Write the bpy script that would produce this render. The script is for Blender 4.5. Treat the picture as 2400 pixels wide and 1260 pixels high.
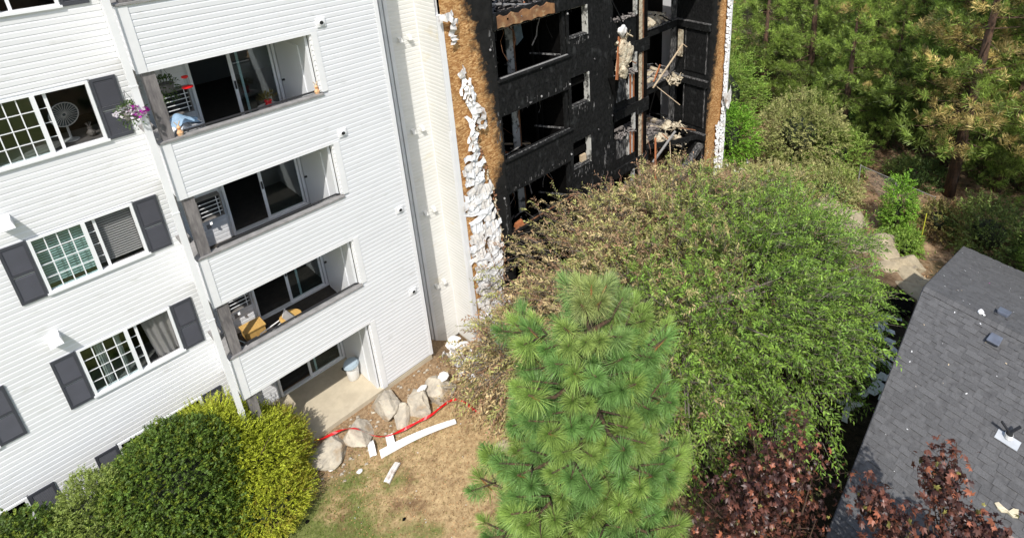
import bpy, math, random
import numpy as np
from mathutils import Vector, Matrix
random.seed(7)
rng = np.random.default_rng(7)
R = math.radians
sc = bpy.context.scene
for o in list(bpy.data.objects): bpy.data.objects.remove(o)
col = sc.collection

# ------------------------------------------------------------------ camera
CF, CX, CY = 1423.6, 1424.6, 210.8            # focal length and principal point of the photograph, in its pixels
PITCH, ROLL, YAW = 0.386078, -0.0149302, 0.712325
CAM = np.array([-5.5497, -13.4818, 14.4621])
_f = np.array([math.cos(YAW), math.sin(YAW), 0]); _r = np.array([math.sin(YAW), -math.cos(YAW), 0]); _u = np.array([0, 0, 1.0])
_F = _f*math.cos(PITCH) - _u*math.sin(PITCH); _D = -_f*math.sin(PITCH) - _u*math.cos(PITCH)
AX = _r*math.cos(ROLL) - _D*math.sin(ROLL); AY = _r*math.sin(ROLL) + _D*math.cos(ROLL)
cam_data = bpy.data.cameras.new('camera'); cam = bpy.data.objects.new('camera', cam_data); col.objects.link(cam)
cam.matrix_world = Matrix(((AX[0], -AY[0], -_F[0], CAM[0]), (AX[1], -AY[1], -_F[1], CAM[1]), (AX[2], -AY[2], -_F[2], CAM[2]), (0, 0, 0, 1)))
cam_data.sensor_fit = 'HORIZONTAL'; cam_data.sensor_width = 36.0
cam_data.lens = CF/2400*36
cam_data.shift_x = -(CX-1200)/2400; cam_data.shift_y = -(630-CY)/2400
cam_data.clip_start = 0.1; cam_data.clip_end = 1000
sc.camera = cam
def at(px, py, axis, val):
    "the point of the place that the photograph shows at (px, py), on the plane where coordinate number axis equals val"
    v = (px-CX)/CF*AX + (py-CY)/CF*AY + _F
    return CAM + v*((val-CAM[axis])/v[axis])

# ------------------------------------------------------------------ sky, sun, exposure
SUN = np.array([-1.06, -1.0, 1.9]); SUN = SUN/np.linalg.norm(SUN)
world = bpy.data.worlds.new('World'); sc.world = world; world.use_nodes = True
wn = world.node_tree; wn.nodes.clear()
sky = wn.nodes.new('ShaderNodeTexSky'); sky.sky_type = 'NISHITA'; sky.sun_disc = False
sky.sun_elevation = math.asin(SUN[2]); sky.sun_rotation = math.atan2(SUN[0], SUN[1])
sky.air_density = 1.3; sky.dust_density = 2.0; sky.ozone_density = 1.0
bgn = wn.nodes.new('ShaderNodeBackground'); bgn.inputs[1].default_value = 0.15
wo = wn.nodes.new('ShaderNodeOutputWorld'); wn.links.new(sky.outputs[0], bgn.inputs[0]); wn.links.new(bgn.outputs[0], wo.inputs[0])
sd = bpy.data.lights.new('sun', 'SUN'); sd.energy = 3.9; sd.angle = R(0.55); sd.color = (1.0, 0.965, 0.915)
sun = bpy.data.objects.new('sun', sd); col.objects.link(sun)
sun.rotation_euler = Vector(SUN).to_track_quat('Z', 'Y').to_euler(); sun.location = (-10, -10, 40)
sc.view_settings.view_transform = 'Standard'; sc.view_settings.look = 'None'
sc.view_settings.gamma = 1.0; sc.view_settings.use_curve_mapping = False; sc.view_settings.exposure = 0.24
sc.render.engine = 'CYCLES'; sc.cycles.max_bounces = 6; sc.cycles.transparent_max_bounces = 12

# ------------------------------------------------------------------ materials
def mat(name, c, rough=0.6, c2=None, scale=6.0, detail=6, bump=0.0, bscale=None, c3=None, c3scale=1.2, c3lo=0.5, c3hi=0.65,
        metal=0.0, stretch=(1, 1, 1), spec=0.5, objrand=0.0, attr=False, sss=None):
    m = bpy.data.materials.new(name); m.use_nodes = True
    n = m.node_tree; N = n.nodes; L = n.links; b = N['Principled BSDF']
    b.inputs['Roughness'].default_value = rough; b.inputs['Metallic'].default_value = metal
    b.inputs['Specular IOR Level'].default_value = spec
    b.inputs['Base Color'].default_value = (*c, 1)
    tc = N.new('ShaderNodeTexCoord'); mp = N.new('ShaderNodeMapping'); L.new(tc.outputs['Object'], mp.inputs[0])
    mp.inputs['Scale'].default_value = stretch
    out = None
    if c2 is not None:
        nz = N.new('ShaderNodeTexNoise'); nz.inputs['Scale'].default_value = scale; nz.inputs['Detail'].default_value = detail
        nz.inputs['Roughness'].default_value = 0.65; L.new(mp.outputs[0], nz.inputs[0])
        rp = N.new('ShaderNodeValToRGB'); rp.color_ramp.elements[0].position = 0.35; rp.color_ramp.elements[1].position = 0.65
        rp.color_ramp.elements[0].color = (*c, 1); rp.color_ramp.elements[1].color = (*c2, 1); L.new(nz.outputs[0], rp.inputs[0])
        out = rp.outputs[0]
    if c3 is not None:
        nz = N.new('ShaderNodeTexNoise'); nz.inputs['Scale'].default_value = c3scale; nz.inputs['Detail'].default_value = 5; L.new(mp.outputs[0], nz.inputs[0])
        rp = N.new('ShaderNodeValToRGB'); rp.color_ramp.elements[0].position = c3lo; rp.color_ramp.elements[1].position = c3hi
        L.new(nz.outputs[0], rp.inputs[0])
        mx = N.new('ShaderNodeMixRGB'); L.new(rp.outputs[0], mx.inputs[0]); mx.inputs[2].default_value = (*c3, 1)
        if out: L.new(out, mx.inputs[1])
        else: mx.inputs[1].default_value = (*c, 1)
        out = mx.outputs[0]
    if objrand:
        oi = N.new('ShaderNodeObjectInfo'); ml = N.new('ShaderNodeMath'); ml.operation = 'MULTIPLY_ADD'
        L.new(oi.outputs['Random'], ml.inputs[0]); ml.inputs[1].default_value = 2*objrand; ml.inputs[2].default_value = 1-objrand
        mx = N.new('ShaderNodeVectorMath'); mx.operation = 'SCALE'; L.new(ml.outputs[0], mx.inputs['Scale'])
        if out: L.new(out, mx.inputs[0])
        else: mx.inputs[0].default_value = c
        out = mx.outputs[0]
    if out: L.new(out, b.inputs['Base Color'])
    if bump:
        nb = N.new('ShaderNodeTexNoise'); nb.inputs['Scale'].default_value = bscale or scale*3; nb.inputs['Detail'].default_value = 6
        L.new(mp.outputs[0], nb.inputs[0]); bp = N.new('ShaderNodeBump'); bp.inputs['Strength'].default_value = 1.0
        bp.inputs['Distance'].default_value = bump; L.new(nb.outputs[0], bp.inputs['Height']); L.new(bp.outputs[0], b.inputs['Normal'])
    return m
def glass_mat(name, tint=(0.9, 0.95, 0.95), refl=0.08):
    m = bpy.data.materials.new(name); m.use_nodes = True; n = m.node_tree; N = n.nodes; L = n.links; N.clear()
    o = N.new('ShaderNodeOutputMaterial'); mx = N.new('ShaderNodeMixShader'); t = N.new('ShaderNodeBsdfTransparent'); g = N.new('ShaderNodeBsdfGlossy')
    t.inputs[0].default_value = (*tint, 1); g.inputs['Roughness'].default_value = 0.02
    lw = N.new('ShaderNodeLayerWeight'); lw.inputs[0].default_value = 0.5
    pw = N.new('ShaderNodeMath'); pw.operation = 'POWER'; L.new(lw.outputs['Facing'], pw.inputs[0]); pw.inputs[1].default_value = 4.0
    ma = N.new('ShaderNodeMath'); ma.operation = 'MULTIPLY_ADD'; L.new(pw.outputs[0], ma.inputs[0]); ma.inputs[1].default_value = 0.7; ma.inputs[2].default_value = refl
    L.new(ma.outputs[0], mx.inputs[0]); L.new(t.outputs[0], mx.inputs[1]); L.new(g.outputs[0], mx.inputs[2]); L.new(mx.outputs[0], o.inputs[0])
    return m
def leaf_mat(name, rough=0.55, trans=0.3, spec=0.35):
    m = bpy.data.materials.new(name); m.use_nodes = True; n = m.node_tree; N = n.nodes; L = n.links; b = N['Principled BSDF']
    at_ = N.new('ShaderNodeAttribute'); at_.attribute_name = 'tone'
    L.new(at_.outputs['Color'], b.inputs['Base Color']); b.inputs['Roughness'].default_value = rough; b.inputs['Specular IOR Level'].default_value = spec
    t = N.new('ShaderNodeBsdfTranslucent'); L.new(at_.outputs['Color'], t.inputs[0])
    mx = N.new('ShaderNodeMixShader'); mx.inputs[0].default_value = trans
    o = N['Material Output']; L.new(b.outputs[0], mx.inputs[1]); L.new(t.outputs[0], mx.inputs[2]); L.new(mx.outputs[0], o.inputs[0])
    return m
M = {}
M['siding'] = mat('white_vinyl_siding', (0.735, 0.74, 0.75), 0.5, (0.70, 0.705, 0.715), 0.7, stretch=(1, 1, 2.5), c3=(0.55, 0.55, 0.53), c3scale=3.2, c3lo=0.60, c3hi=0.85, objrand=0.02)
M['siding_cream'] = mat('cream_white_siding', (0.745, 0.735, 0.70), 0.5, (0.70, 0.69, 0.65), 0.8, stretch=(1, 1, 2.0), c3=(0.66, 0.60, 0.46), c3scale=1.3, c3lo=0.62, c3hi=0.8, objrand=0.012)
M['trim'] = mat('white_trim', (0.80, 0.80, 0.80), 0.45, (0.74, 0.74, 0.74), 2.0)
M['wall_in'] = mat('painted_inner_wall', (0.70, 0.71, 0.72), 0.7, (0.64, 0.65, 0.66), 2.0)
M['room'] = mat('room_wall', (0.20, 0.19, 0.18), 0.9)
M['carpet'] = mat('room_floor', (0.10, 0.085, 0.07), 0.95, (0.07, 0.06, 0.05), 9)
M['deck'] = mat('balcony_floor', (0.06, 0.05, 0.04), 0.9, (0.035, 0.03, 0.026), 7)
M['cap'] = mat('weathered_grey_cap', (0.30, 0.29, 0.28), 0.8, (0.20, 0.195, 0.19), 6, bump=0.003)
M['wood_grey'] = mat('weathered_grey_wood', (0.24, 0.22, 0.21), 0.9, (0.11, 0.10, 0.10), 5, stretch=(3, 3, 0.5), bump=0.004, bscale=20)
M['black_metal'] = mat('black_metal', (0.02, 0.02, 0.022), 0.5)
M['shutter'] = mat('dark_grey_shutter', (0.052, 0.055, 0.068), 0.6, (0.042, 0.044, 0.055), 4)
M['frame'] = mat('white_window_frame', (0.78, 0.79, 0.80), 0.4)
M['glass'] = glass_mat('window_glass')
M['glass_teal'] = glass_mat('window_glass_teal', (0.80, 0.91, 0.91), 0.12)
M['screen'] = glass_mat('insect_screen', (0.78, 0.78, 0.78), 0.01)
M['blind'] = mat('window_blind', (0.62, 0.62, 0.60), 0.6)
M['curtain'] = mat('pale_curtain', (0.62, 0.60, 0.58), 0.9, (0.5, 0.49, 0.47), 3)
M['ac'] = mat('grey_air_conditioner', (0.22, 0.205, 0.19), 0.6, (0.16, 0.15, 0.14), 8)
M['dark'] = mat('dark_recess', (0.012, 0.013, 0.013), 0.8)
M['concrete'] = mat('patio_concrete', (0.52, 0.45, 0.33), 0.85, (0.44, 0.38, 0.28), 3.5, bump=0.002, bscale=60, c3=(0.36, 0.30, 0.22), c3scale=1.1, c3lo=0.58, c3hi=0.75)
M['foundation'] = mat('foundation_concrete', (0.46, 0.41, 0.31), 0.9, (0.34, 0.30, 0.23), 2.5, bump=0.004, bscale=30)
M['foundation_dark'] = mat('dark_foundation', (0.12, 0.105, 0.085), 0.9, (0.07, 0.065, 0.055), 4)  # darker concrete for the bases of the recess and the burnt wing
M['rock'] = mat('pale_boulder', (0.52, 0.46, 0.36), 0.9, (0.30, 0.27, 0.225), 3.0, detail=9, bump=0.05, bscale=5, c3=(0.36, 0.25, 0.14), c3scale=2.2, c3lo=0.55, c3hi=0.7)
M['rock_tan'] = mat('tan_ledge_rock', (0.46, 0.385, 0.26), 0.95, (0.30, 0.245, 0.165), 2.5, detail=9, bump=0.05, bscale=4, c3=(0.20, 0.17, 0.13), c3scale=2.0, c3lo=0.6, c3hi=0.7)
M['tape'] = mat('red_tape', (0.62, 0.008, 0.012), 0.4)
M['white_plastic'] = mat('white_plastic', (0.78, 0.78, 0.77), 0.4)
M['blue_plastic'] = mat('pale_blue_plastic', (0.34, 0.42, 0.48), 0.4)
M['scrap'] = mat('crumpled_white_vinyl', (0.74, 0.72, 0.69), 0.55, (0.58, 0.54, 0.50), 5, c3=(0.32, 0.25, 0.20), c3scale=3.0, c3lo=0.6, c3hi=0.72)
M['char'] = mat('charred_sheathing', (0.004, 0.0045, 0.0045), 0.8, (0.017, 0.017, 0.017), 16, detail=10, bump=0.004, bscale=40, stretch=(1, 1, 0.6), c3=(0.032, 0.033, 0.033), c3scale=5, c3lo=0.58, c3hi=0.72, spec=0.12)
M['char_black'] = mat('charcoal', (0.003, 0.003, 0.003), 0.95, (0.007, 0.0065, 0.006), 6, spec=0.05)
M['char_pale'] = mat('ash_streaked_char', (0.016, 0.016, 0.016), 0.85, (0.30, 0.29, 0.28), 5, detail=9, stretch=(3, 3, 0.8), bump=0.004)
M['char_pale'].node_tree.nodes['Color Ramp'].color_ramp.elements[0].position = 0.47
M['char_pale'].node_tree.nodes['Color Ramp'].color_ramp.elements[1].position = 0.72
M['burnt_wood'] = mat('scorched_lumber', (0.30, 0.13, 0.055), 0.85, (0.05, 0.028, 0.018), 5, stretch=(2, 2, 0.7), detail=8)
M['orange_wood'] = mat('orange_scorched_lumber', (0.42, 0.145, 0.05), 0.8, (0.26, 0.09, 0.035), 7, stretch=(3, 3, 0.6))
M['pale_wood'] = mat('pale_lumber', (0.56, 0.45, 0.31), 0.8, (0.44, 0.33, 0.21), 6)
M['drywall'] = mat('sooty_drywall', (0.50, 0.49, 0.45), 0.9, (0.06, 0.06, 0.055), 3.2, detail=8)
M['drywall'].node_tree.nodes['Color Ramp'].color_ramp.elements[0].position = 0.5
M['drywall'].node_tree.nodes['Color Ramp'].color_ramp.elements[1].position = 0.6
M['insulation'] = mat('pale_insulation', (0.62, 0.56, 0.42), 0.95, (0.30, 0.22, 0.14), 6, detail=9, bump=0.05, bscale=14, c3=(0.10, 0.08, 0.07), c3scale=5, c3lo=0.6, c3hi=0.7)
M['debris'] = mat('ash_debris', (0.12, 0.105, 0.10), 0.9, (0.30, 0.27, 0.25), 14, detail=8, bump=0.03, bscale=18)
M['steel_blue'] = mat('blue_grey_panel', (0.13, 0.17, 0.19), 0.6, (0.06, 0.08, 0.09), 4)
M['shingle'] = mat('charcoal_asphalt_shingle', (0.082, 0.081, 0.082), 0.95, (0.122, 0.121, 0.122), 45, detail=4, bump=0.002, bscale=160, spec=0.25, objrand=0.13)
M['shingle_flat'] = mat('charcoal_asphalt_shingle_course', (0.076, 0.075, 0.076), 0.95, (0.122, 0.121, 0.122), 7, detail=8, bump=0.002, bscale=160, spec=0.25)
M['bark'] = mat('pine_bark', (0.12, 0.065, 0.038), 0.95, (0.035, 0.024, 0.018), 9, stretch=(1, 1, 0.35), detail=8, bump=0.03, bscale=12)
M['twig'] = mat('grey_twig', (0.21, 0.18, 0.145), 0.9)
M['twig_orange'] = mat('orange_brown_shoot', (0.30, 0.145, 0.05), 0.8)
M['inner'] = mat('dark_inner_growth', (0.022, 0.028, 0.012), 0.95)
M['leaf'] = leaf_mat('leaf'); M['needle'] = leaf_mat('needle', 0.45, 0.2, 0.4); M['maple'] = leaf_mat('maple_leaf', 0.42, 0.3, 0.5)
M['grass'] = leaf_mat('grass_blade', 0.7, 0.25, 0.2)
M['litter'] = leaf_mat('ground_litter', 0.8, 0.0, 0.2)

# OSB turning to char: chips of wood colour up to an uneven soot line that runs down the wall
def osb_mat(name, pts, flip=1, width=0.22):
    m = bpy.data.materials.new(name); m.use_nodes = True; n = m.node_tree; N = n.nodes; L = n.links; b = N['Principled BSDF']
    b.inputs['Roughness'].default_value = 0.8; b.inputs['Specular IOR Level'].default_value = 0.25
    tc = N.new('ShaderNodeTexCoord')
    vo = N.new('ShaderNodeTexVoronoi'); vo.inputs['Scale'].default_value = 16; vo.inputs['Randomness'].default_value = 1
    mp = N.new('ShaderNodeMapping'); mp.inputs['Scale'].default_value = (1.0, 1, 2.6); mp.inputs['Rotation'].default_value = (0, 0.5, 0); L.new(tc.outputs['Object'], mp.inputs[0])
    dn = N.new('ShaderNodeTexNoise'); dn.inputs['Scale'].default_value = 5; L.new(tc.outputs['Object'], dn.inputs[0])
    va = N.new('ShaderNodeMixRGB'); va.inputs[0].default_value = 0.25; L.new(mp.outputs[0], va.inputs[1]); L.new(dn.outputs['Color'], va.inputs[2]); L.new(va.outputs[0], vo.inputs['Vector'])
    r1 = N.new('ShaderNodeValToRGB'); e = r1.color_ramp.elements; e[0].color = (0.25, 0.10, 0.032, 1); e[1].color = (0.95, 0.64, 0.31, 1)
    k = e.new(0.5); k.color = (0.54, 0.28, 0.105, 1)
    L.new(vo.outputs['Color'], r1.inputs[0])
    big = N.new('ShaderNodeTexNoise'); big.inputs['Scale'].default_value = 1.6; big.inputs['Detail'].default_value = 6; L.new(tc.outputs['Object'], big.inputs[0])
    hs = N.new('ShaderNodeMixRGB'); hs.blend_type = 'MULTIPLY'; hs.inputs[0].default_value = 0.55; L.new(r1.outputs[0], hs.inputs[1]); L.new(big.outputs['Fac'], hs.inputs[2])
    gm = N.new('ShaderNodeMixRGB'); gm.blend_type = 'ADD'; gm.inputs[0].default_value = 1; L.new(hs.outputs[0], gm.inputs[1]); gm.inputs[2].default_value = (0.05, 0.025, 0.008, 1)
    # soot line: x of the line as a curve of z
    sx = N.new('ShaderNodeSeparateXYZ'); L.new(tc.outputs['Object'], sx.inputs[0])
    mr = N.new('ShaderNodeMapRange'); mr.inputs['From Min'].default_value = -2; mr.inputs['From Max'].default_value = 14; L.new(sx.outputs['Z'], mr.inputs['Value'])
    fc = N.new('ShaderNodeFloatCurve'); L.new(mr.outputs[0], fc.inputs['Value']); cu = fc.mapping.curves[0]
    P = sorted(((z+2)/16, (x-pts[0])/4) for x, z in pts[1])
    cu.points[0].location = (0, P[0][1]); cu.points[1].location = (1, P[-1][1])
    for a, c in P: cu.points.new(a, c)
    fc.mapping.update()
    xx = N.new('ShaderNodeMath'); xx.operation = 'MULTIPLY_ADD'; L.new(fc.outputs[0], xx.inputs[0]); xx.inputs[1].default_value = 4; xx.inputs[2].default_value = pts[0]
    d = N.new('ShaderNodeMath'); d.operation = 'SUBTRACT'; L.new(sx.outputs['X'], d.inputs[0]); L.new(xx.outputs[0], d.inputs[1])
    nn = N.new('ShaderNodeTexNoise'); nn.inputs['Scale'].default_value = 3.5; nn.inputs['Detail'].default_value = 9; nn.inputs['Roughness'].default_value = 0.7; L.new(tc.outputs['Object'], nn.inputs[0])
    nm = N.new('ShaderNodeMath'); nm.operation = 'MULTIPLY_ADD'; L.new(nn.outputs['Fac'], nm.inputs[0]); nm.inputs[1].default_value = 1.1; L.new(d.outputs[0], nm.inputs[2])
    f = N.new('ShaderNodeMapRange'); f.inputs['From Min'].default_value = 0.55-width; f.inputs['From Max'].default_value = 0.55+width*0.6
    if flip < 0:
        f.inputs['From Min'].default_value = 0.55+width; f.inputs['From Max'].default_value = 0.55-width
    L.new(nm.outputs[0], f.inputs['Value'])
    rc = N.new('ShaderNodeValToRGB'); L.new(nn.outputs['Fac'], rc.inputs[0]); rc.color_ramp.elements[0].color = (0.005, 0.005, 0.0048, 1); rc.color_ramp.elements[1].color = (0.022, 0.021, 0.02, 1)
    rc.color_ramp.elements[0].position = 0.35; rc.color_ramp.elements[1].position = 0.75
    mx = N.new('ShaderNodeMixRGB'); L.new(f.outputs[0], mx.inputs[0]); L.new(gm.outputs[0], mx.inputs[1]); L.new(rc.outputs[0], mx.inputs[2]); L.new(mx.outputs[0], b.inputs['Base Color'])
    bp = N.new('ShaderNodeBump'); bp.inputs['Distance'].default_value = 0.0008; L.new(vo.outputs['Distance'], bp.inputs['Height']); L.new(bp.outputs[0], b.inputs['Normal'])
    return m
M['osb'] = osb_mat('scorched_strand_board', (2.5, [(4.05, 11.5), (4.2, 10.5), (4.35, 9.9), (4.5, 9.1), (4.62, 8.6), (4.85, 7.05), (5.0, 6.0), (4.75, 4.6), (4.35, 4.0), (4.25, 2.0), (4.3, -1.0)]))
M['osb_right'] = osb_mat('scorched_strand_board_right', (16.0, [(18.0, 11), (18.0, 7.8), (17.95, 6.2), (17.75, 4.2), (17.5, 2.6), (17.35, 1.5), (17.3, -1)]), flip=-1, width=0.18)

# ------------------------------------------------------------------ building blocks
class MB:
    def __init__(s): s.v = []; s.f = []
    def quad(s, a, b, c, d): n = len(s.v); s.v += [tuple(a), tuple(b), tuple(c), tuple(d)]; s.f.append((n, n+1, n+2, n+3))
    def tri(s, a, b, c): n = len(s.v); s.v += [tuple(a), tuple(b), tuple(c)]; s.f.append((n, n+1, n+2))
    def hexa(s, p):  # 8 points: bottom 4 (ccw), top 4
        n = len(s.v); s.v += [tuple(q) for q in p]
        for f in ((3, 2, 1, 0), (4, 5, 6, 7), (0, 1, 5, 4), (1, 2, 6, 5), (2, 3, 7, 6), (3, 0, 4, 7)): s.f.append(tuple(n+i for i in f))
    def box(s, x0, x1, y0, y1, z0, z1):
        x0, x1 = min(x0, x1), max(x0, x1); y0, y1 = min(y0, y1), max(y0, y1); z0, z1 = min(z0, z1), max(z0, z1)
        s.hexa([(x0, y0, z0), (x1, y0, z0), (x1, y1, z0), (x0, y1, z0), (x0, y0, z1), (x1, y0, z1), (x1, y1, z1), (x0, y1, z1)])
    def tube(s, pts, r, n=6, caps=True):
        pts = [Vector(p) for p in pts]; rs = r if isinstance(r, (list, tuple)) else [r]*len(pts)
        base = len(s.v); prev = None
        for i, p in enumerate(pts):
            t = (pts[min(i+1, len(pts)-1)]-pts[max(i-1, 0)]).normalized()
            if prev is None: a = t.orthogonal().normalized()
            else: a = (prev-t*prev.dot(t)).normalized()
            prev = a; b = t.cross(a)
            for k in range(n):
                w = 2*math.pi*k/n; q = p+(a*math.cos(w)+b*math.sin(w))*rs[i]; s.v.append(tuple(q))
        for i in range(len(pts)-1):
            for k in range(n):
                s.f.append((base+i*n+k, base+i*n+(k+1) % n, base+(i+1)*n+(k+1) % n, base+(i+1)*n+k))
        if caps:
            s.f.append(tuple(base+k for k in range(n))[::-1]); s.f.append(tuple(base+(len(pts)-1)*n+k for k in range(n)))
    def beam(s, p, q, w, h, up=(0, 0, 1)):
        p, q = Vector(p), Vector(q); t = (q-p).normalized(); u = Vector(up); a = t.cross(u)
        if a.length < 1e-3: a = t.orthogonal()
        a.normalize(); b = a.cross(t).normalized(); a *= w/2; b *= h/2
        s.hexa([p-a-b, p+a-b, q+a-b, q-a-b, p-a+b, p+a+b, q+a+b, q-a+b])
    def lathe(s, prof, c=(0, 0, 0), n=16):
        base = len(s.v)
        for r, z in prof:
            for k in range(n): w = 2*math.pi*k/n; s.v.append((c[0]+r*math.cos(w), c[1]+r*math.sin(w), c[2]+z))
        for i in range(len(prof)-1):
            for k in range(n): s.f.append((base+i*n+k, base+i*n+(k+1) % n, base+(i+1)*n+(k+1) % n, base+(i+1)*n+k))
        s.f.append(tuple(base+k for k in range(n))[::-1]); s.f.append(tuple(base+(len(prof)-1)*n+k for k in range(n)))
    def build(s, name, m, parent=None, smooth=False, loc=None):
        me = bpy.data.meshes.new(name); me.from_pydata(s.v, [], s.f); me.materials.append(m)
        if smooth: me.polygons.foreach_set('use_smooth', [True]*len(me.polygons))
        me.update()
        o = bpy.data.objects.new(name, me); col.objects.link(o)
        if parent: o.parent = parent
        if loc is not None: o.location = loc
        return o
def tag(o, label=None, cat=None, group=None, kind=None):
    if label: o['label'] = label
    if cat: o['category'] = cat
    if group: o['group'] = group
    if kind: o['kind'] = kind
    return o
def thing(name, label, cat, loc=(0, 0, 0), group=None, rz=0.0):
    o = bpy.data.objects.new(name, None); col.objects.link(o); o.location = loc; o.rotation_euler = (0, 0, rz)
    return tag(o, label, cat, group)
def B(name, m, parent, *boxes, smooth=False):
    mb = MB()
    for b in boxes: mb.box(*b)
    return mb.build(name, m, parent)
def copy_thing(root, loc=None, rz=None, scale=None):
    r = root.copy(); col.objects.link(r)
    for ch in list(root.children):
        c = ch.copy(); col.objects.link(c); c.parent = r
        for g in list(ch.children):
            d = g.copy(); col.objects.link(d); d.parent = c
    if loc is not None: r.location = loc
    if rz is not None: r.rotation_euler = (r.rotation_euler[0], r.rotation_euler[1], rz)
    if scale is not None: r.scale = (scale,)*3 if not isinstance(scale, tuple) else scale
    return r

def cut(rect, holes):
    "rect and holes are (s0, s1, z0, z1); returns the rectangles that are left"
    s0, s1, z0, z1 = rect
    hs = [(max(a, s0), min(b, s1), max(c, z0), min(d, z1)) for a, b, c, d in holes if a < s1 and b > s0 and c < z1 and d > z0]
    if not hs: return [rect]
    zs = sorted({z0, z1, *[h[2] for h in hs], *[h[3] for h in hs]}); out = []
    for a, b in zip(zs, zs[1:]):
        if b-a < 1e-4: continue
        m_ = (a+b)/2; segs = [(s0, s1)]
        for h in hs:
            if h[2] < m_ < h[3]:
                segs = [q for (p, r) in segs for q in ((p, min(r, h[0])), (max(p, h[1]), r)) if q[1]-q[0] > 1e-3]
        out += [(p, r, a, b) for p, r in segs]
    return out
EXPO = 0.1205
def siding(parent, o, d, nrm, L, z0, z1, holes=(), m=None, stuff=False, far=-1.0):
    "vinyl courses on a wall: each course its own board with a cove above and a flat face below"
    m = m or M['siding']; o = Vector((o[0], o[1], 0)); d = Vector(d); nrm = Vector(nrm); mbs = MB() if stuff else None
    k = 0; z = z0
    def off(zl):  # offset of the face at height zl in the course
        t = zl/EXPO
        return 0.024 if t <= 0.7 else 0.024-0.013*(t-0.7)/0.3
    rest = MB()
    while z < z1-0.02:
        ze = min(z+EXPO, z1)
        for a, b, c, e in cut((0, L, z, ze), holes):
            mb = mbs or MB()
            if not stuff and (b < far or e-c < 0.05 or (b-a < 0.5 and L > 5)): mb = rest
            lv = [c]+([z+0.7*EXPO] if c < z+0.7*EXPO < e else [])+[e]
            for q0, q1 in zip(lv, lv[1:]):
                p = [o+d*a+nrm*off(q0-z)+Vector((0, 0, q0)), o+d*b+nrm*off(q0-z)+Vector((0, 0, q0)), o+d*b+nrm*off(q1-z)+Vector((0, 0, q1)), o+d*a+nrm*off(q1-z)+Vector((0, 0, q1))]
                mb.quad(*p)
            mb.quad(o+d*a+Vector((0, 0, c)), o+d*b+Vector((0, 0, c)), o+d*b+nrm*off(c-z)+Vector((0, 0, c)), o+d*a+nrm*off(c-z)+Vector((0, 0, c)))
            if mb is not mbs and mb is not rest: mb.build('siding_board', m, parent)
        z += EXPO; k += 1
    if rest.v: tag(rest.build('siding_offcuts', m, parent), kind='stuff')
    if stuff: return tag(mbs.build('siding_courses', m, parent), kind='stuff')
def wallbox(name, m, parent, axis, plane, thick, rect, holes):
    "a wall slab with openings: axis 'x' runs along x at y = plane .. plane+thick, axis 'y' along y at x = plane .. plane+thick"
    mb = MB()
    for a, b, c, e in cut(rect, holes):
        if axis == 'x': mb.box(a, b, plane, plane+thick, c, e)
        else: mb.box(plane, plane+thick, a, b, c, e)
    return mb.build(name, m, parent)
def np_mesh(name, V, F, m, parent=None, tone=None, smooth=False):
    "V (n,3) and F (k,4) or (k,3) as arrays, with one colour per face"
    me = bpy.data.meshes.new(name); V = np.asarray(V, np.float32); F = np.asarray(F, np.int32); k = F.shape[1]
    me.vertices.add(len(V)); me.vertices.foreach_set('co', V.ravel())
    me.loops.add(F.size); me.loops.foreach_set('vertex_index', F.ravel())
    me.polygons.add(len(F)); me.polygons.foreach_set('loop_start', np.arange(0, F.size, k, dtype=np.int32)); me.polygons.foreach_set('loop_total', np.full(len(F), k, np.int32))
    if smooth: me.polygons.foreach_set('use_smooth', np.ones(len(F), bool))
    me.update(calc_edges=True); me.materials.append(m)
    if tone is not None:
        a = me.attributes.new('tone', 'FLOAT_COLOR', 'FACE'); t = np.ones((len(F), 4), np.float32); t[:, :3] = tone; a.data.foreach_set('color', t.ravel())
    o = bpy.data.objects.new(name, me); col.objects.link(o)
    if parent: o.parent = parent
    return o
def nrmz(a): return a/np.maximum(np.linalg.norm(a, axis=-1, keepdims=True), 1e-9)
_ph = rng.uniform(0, 6.28, (6, 9)); _fr = rng.normal(size=(6, 9, 3))
def noise(P, s=1.0, k=0):
    "smooth pseudo noise in about -1..1"
    P = np.asarray(P, float)*s; r = 0
    for i in range(9): r = r+np.sin(P@(_fr[k, i]*(0.6+0.35*i))+_ph[k, i])/(1+0.35*i)
    return r/2.6

# ================================================================== GROUND
def sstep(a, b, x): t = np.clip((np.asarray(x, float)-a)/(b-a), 0, 1); return t*t*(3-2*t)
def ledge_s(x, y):   # distance beyond the line of ledge rock, towards the wood
    ax, ay, bx, by = 19.3, -5.0, 15.6, -11.2; L = math.hypot(bx-ax, by-ay); nx, ny = -(by-ay)/L, (bx-ax)/L
    return (x-ax)*nx+(y-ay)*ny
def zg(x, y):
    x = np.asarray(x, float); y = np.asarray(y, float)
    lawn = -0.14-0.46*sstep(0.0, -1.3, y)
    z = lawn+(-1.15-lawn)*sstep(1.5, 3.2, x)
    far = ledge_s(x, y)
    z = z-0.85*sstep(0.2, 1.2, far)*sstep(14, 17, x)
    z = z-0.9*sstep(19, 22, x)*sstep(-6, 0, y)
    q = np.stack([x, y, 0*x], -1)
    z = z+0.05*noise(q, 1.1, 1)*sstep(-0.4, -1.5, y)+0.25*noise(q, 0.25, 2)*sstep(19, 26, x)+5.0*sstep(45, 120, x)
    return z
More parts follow.
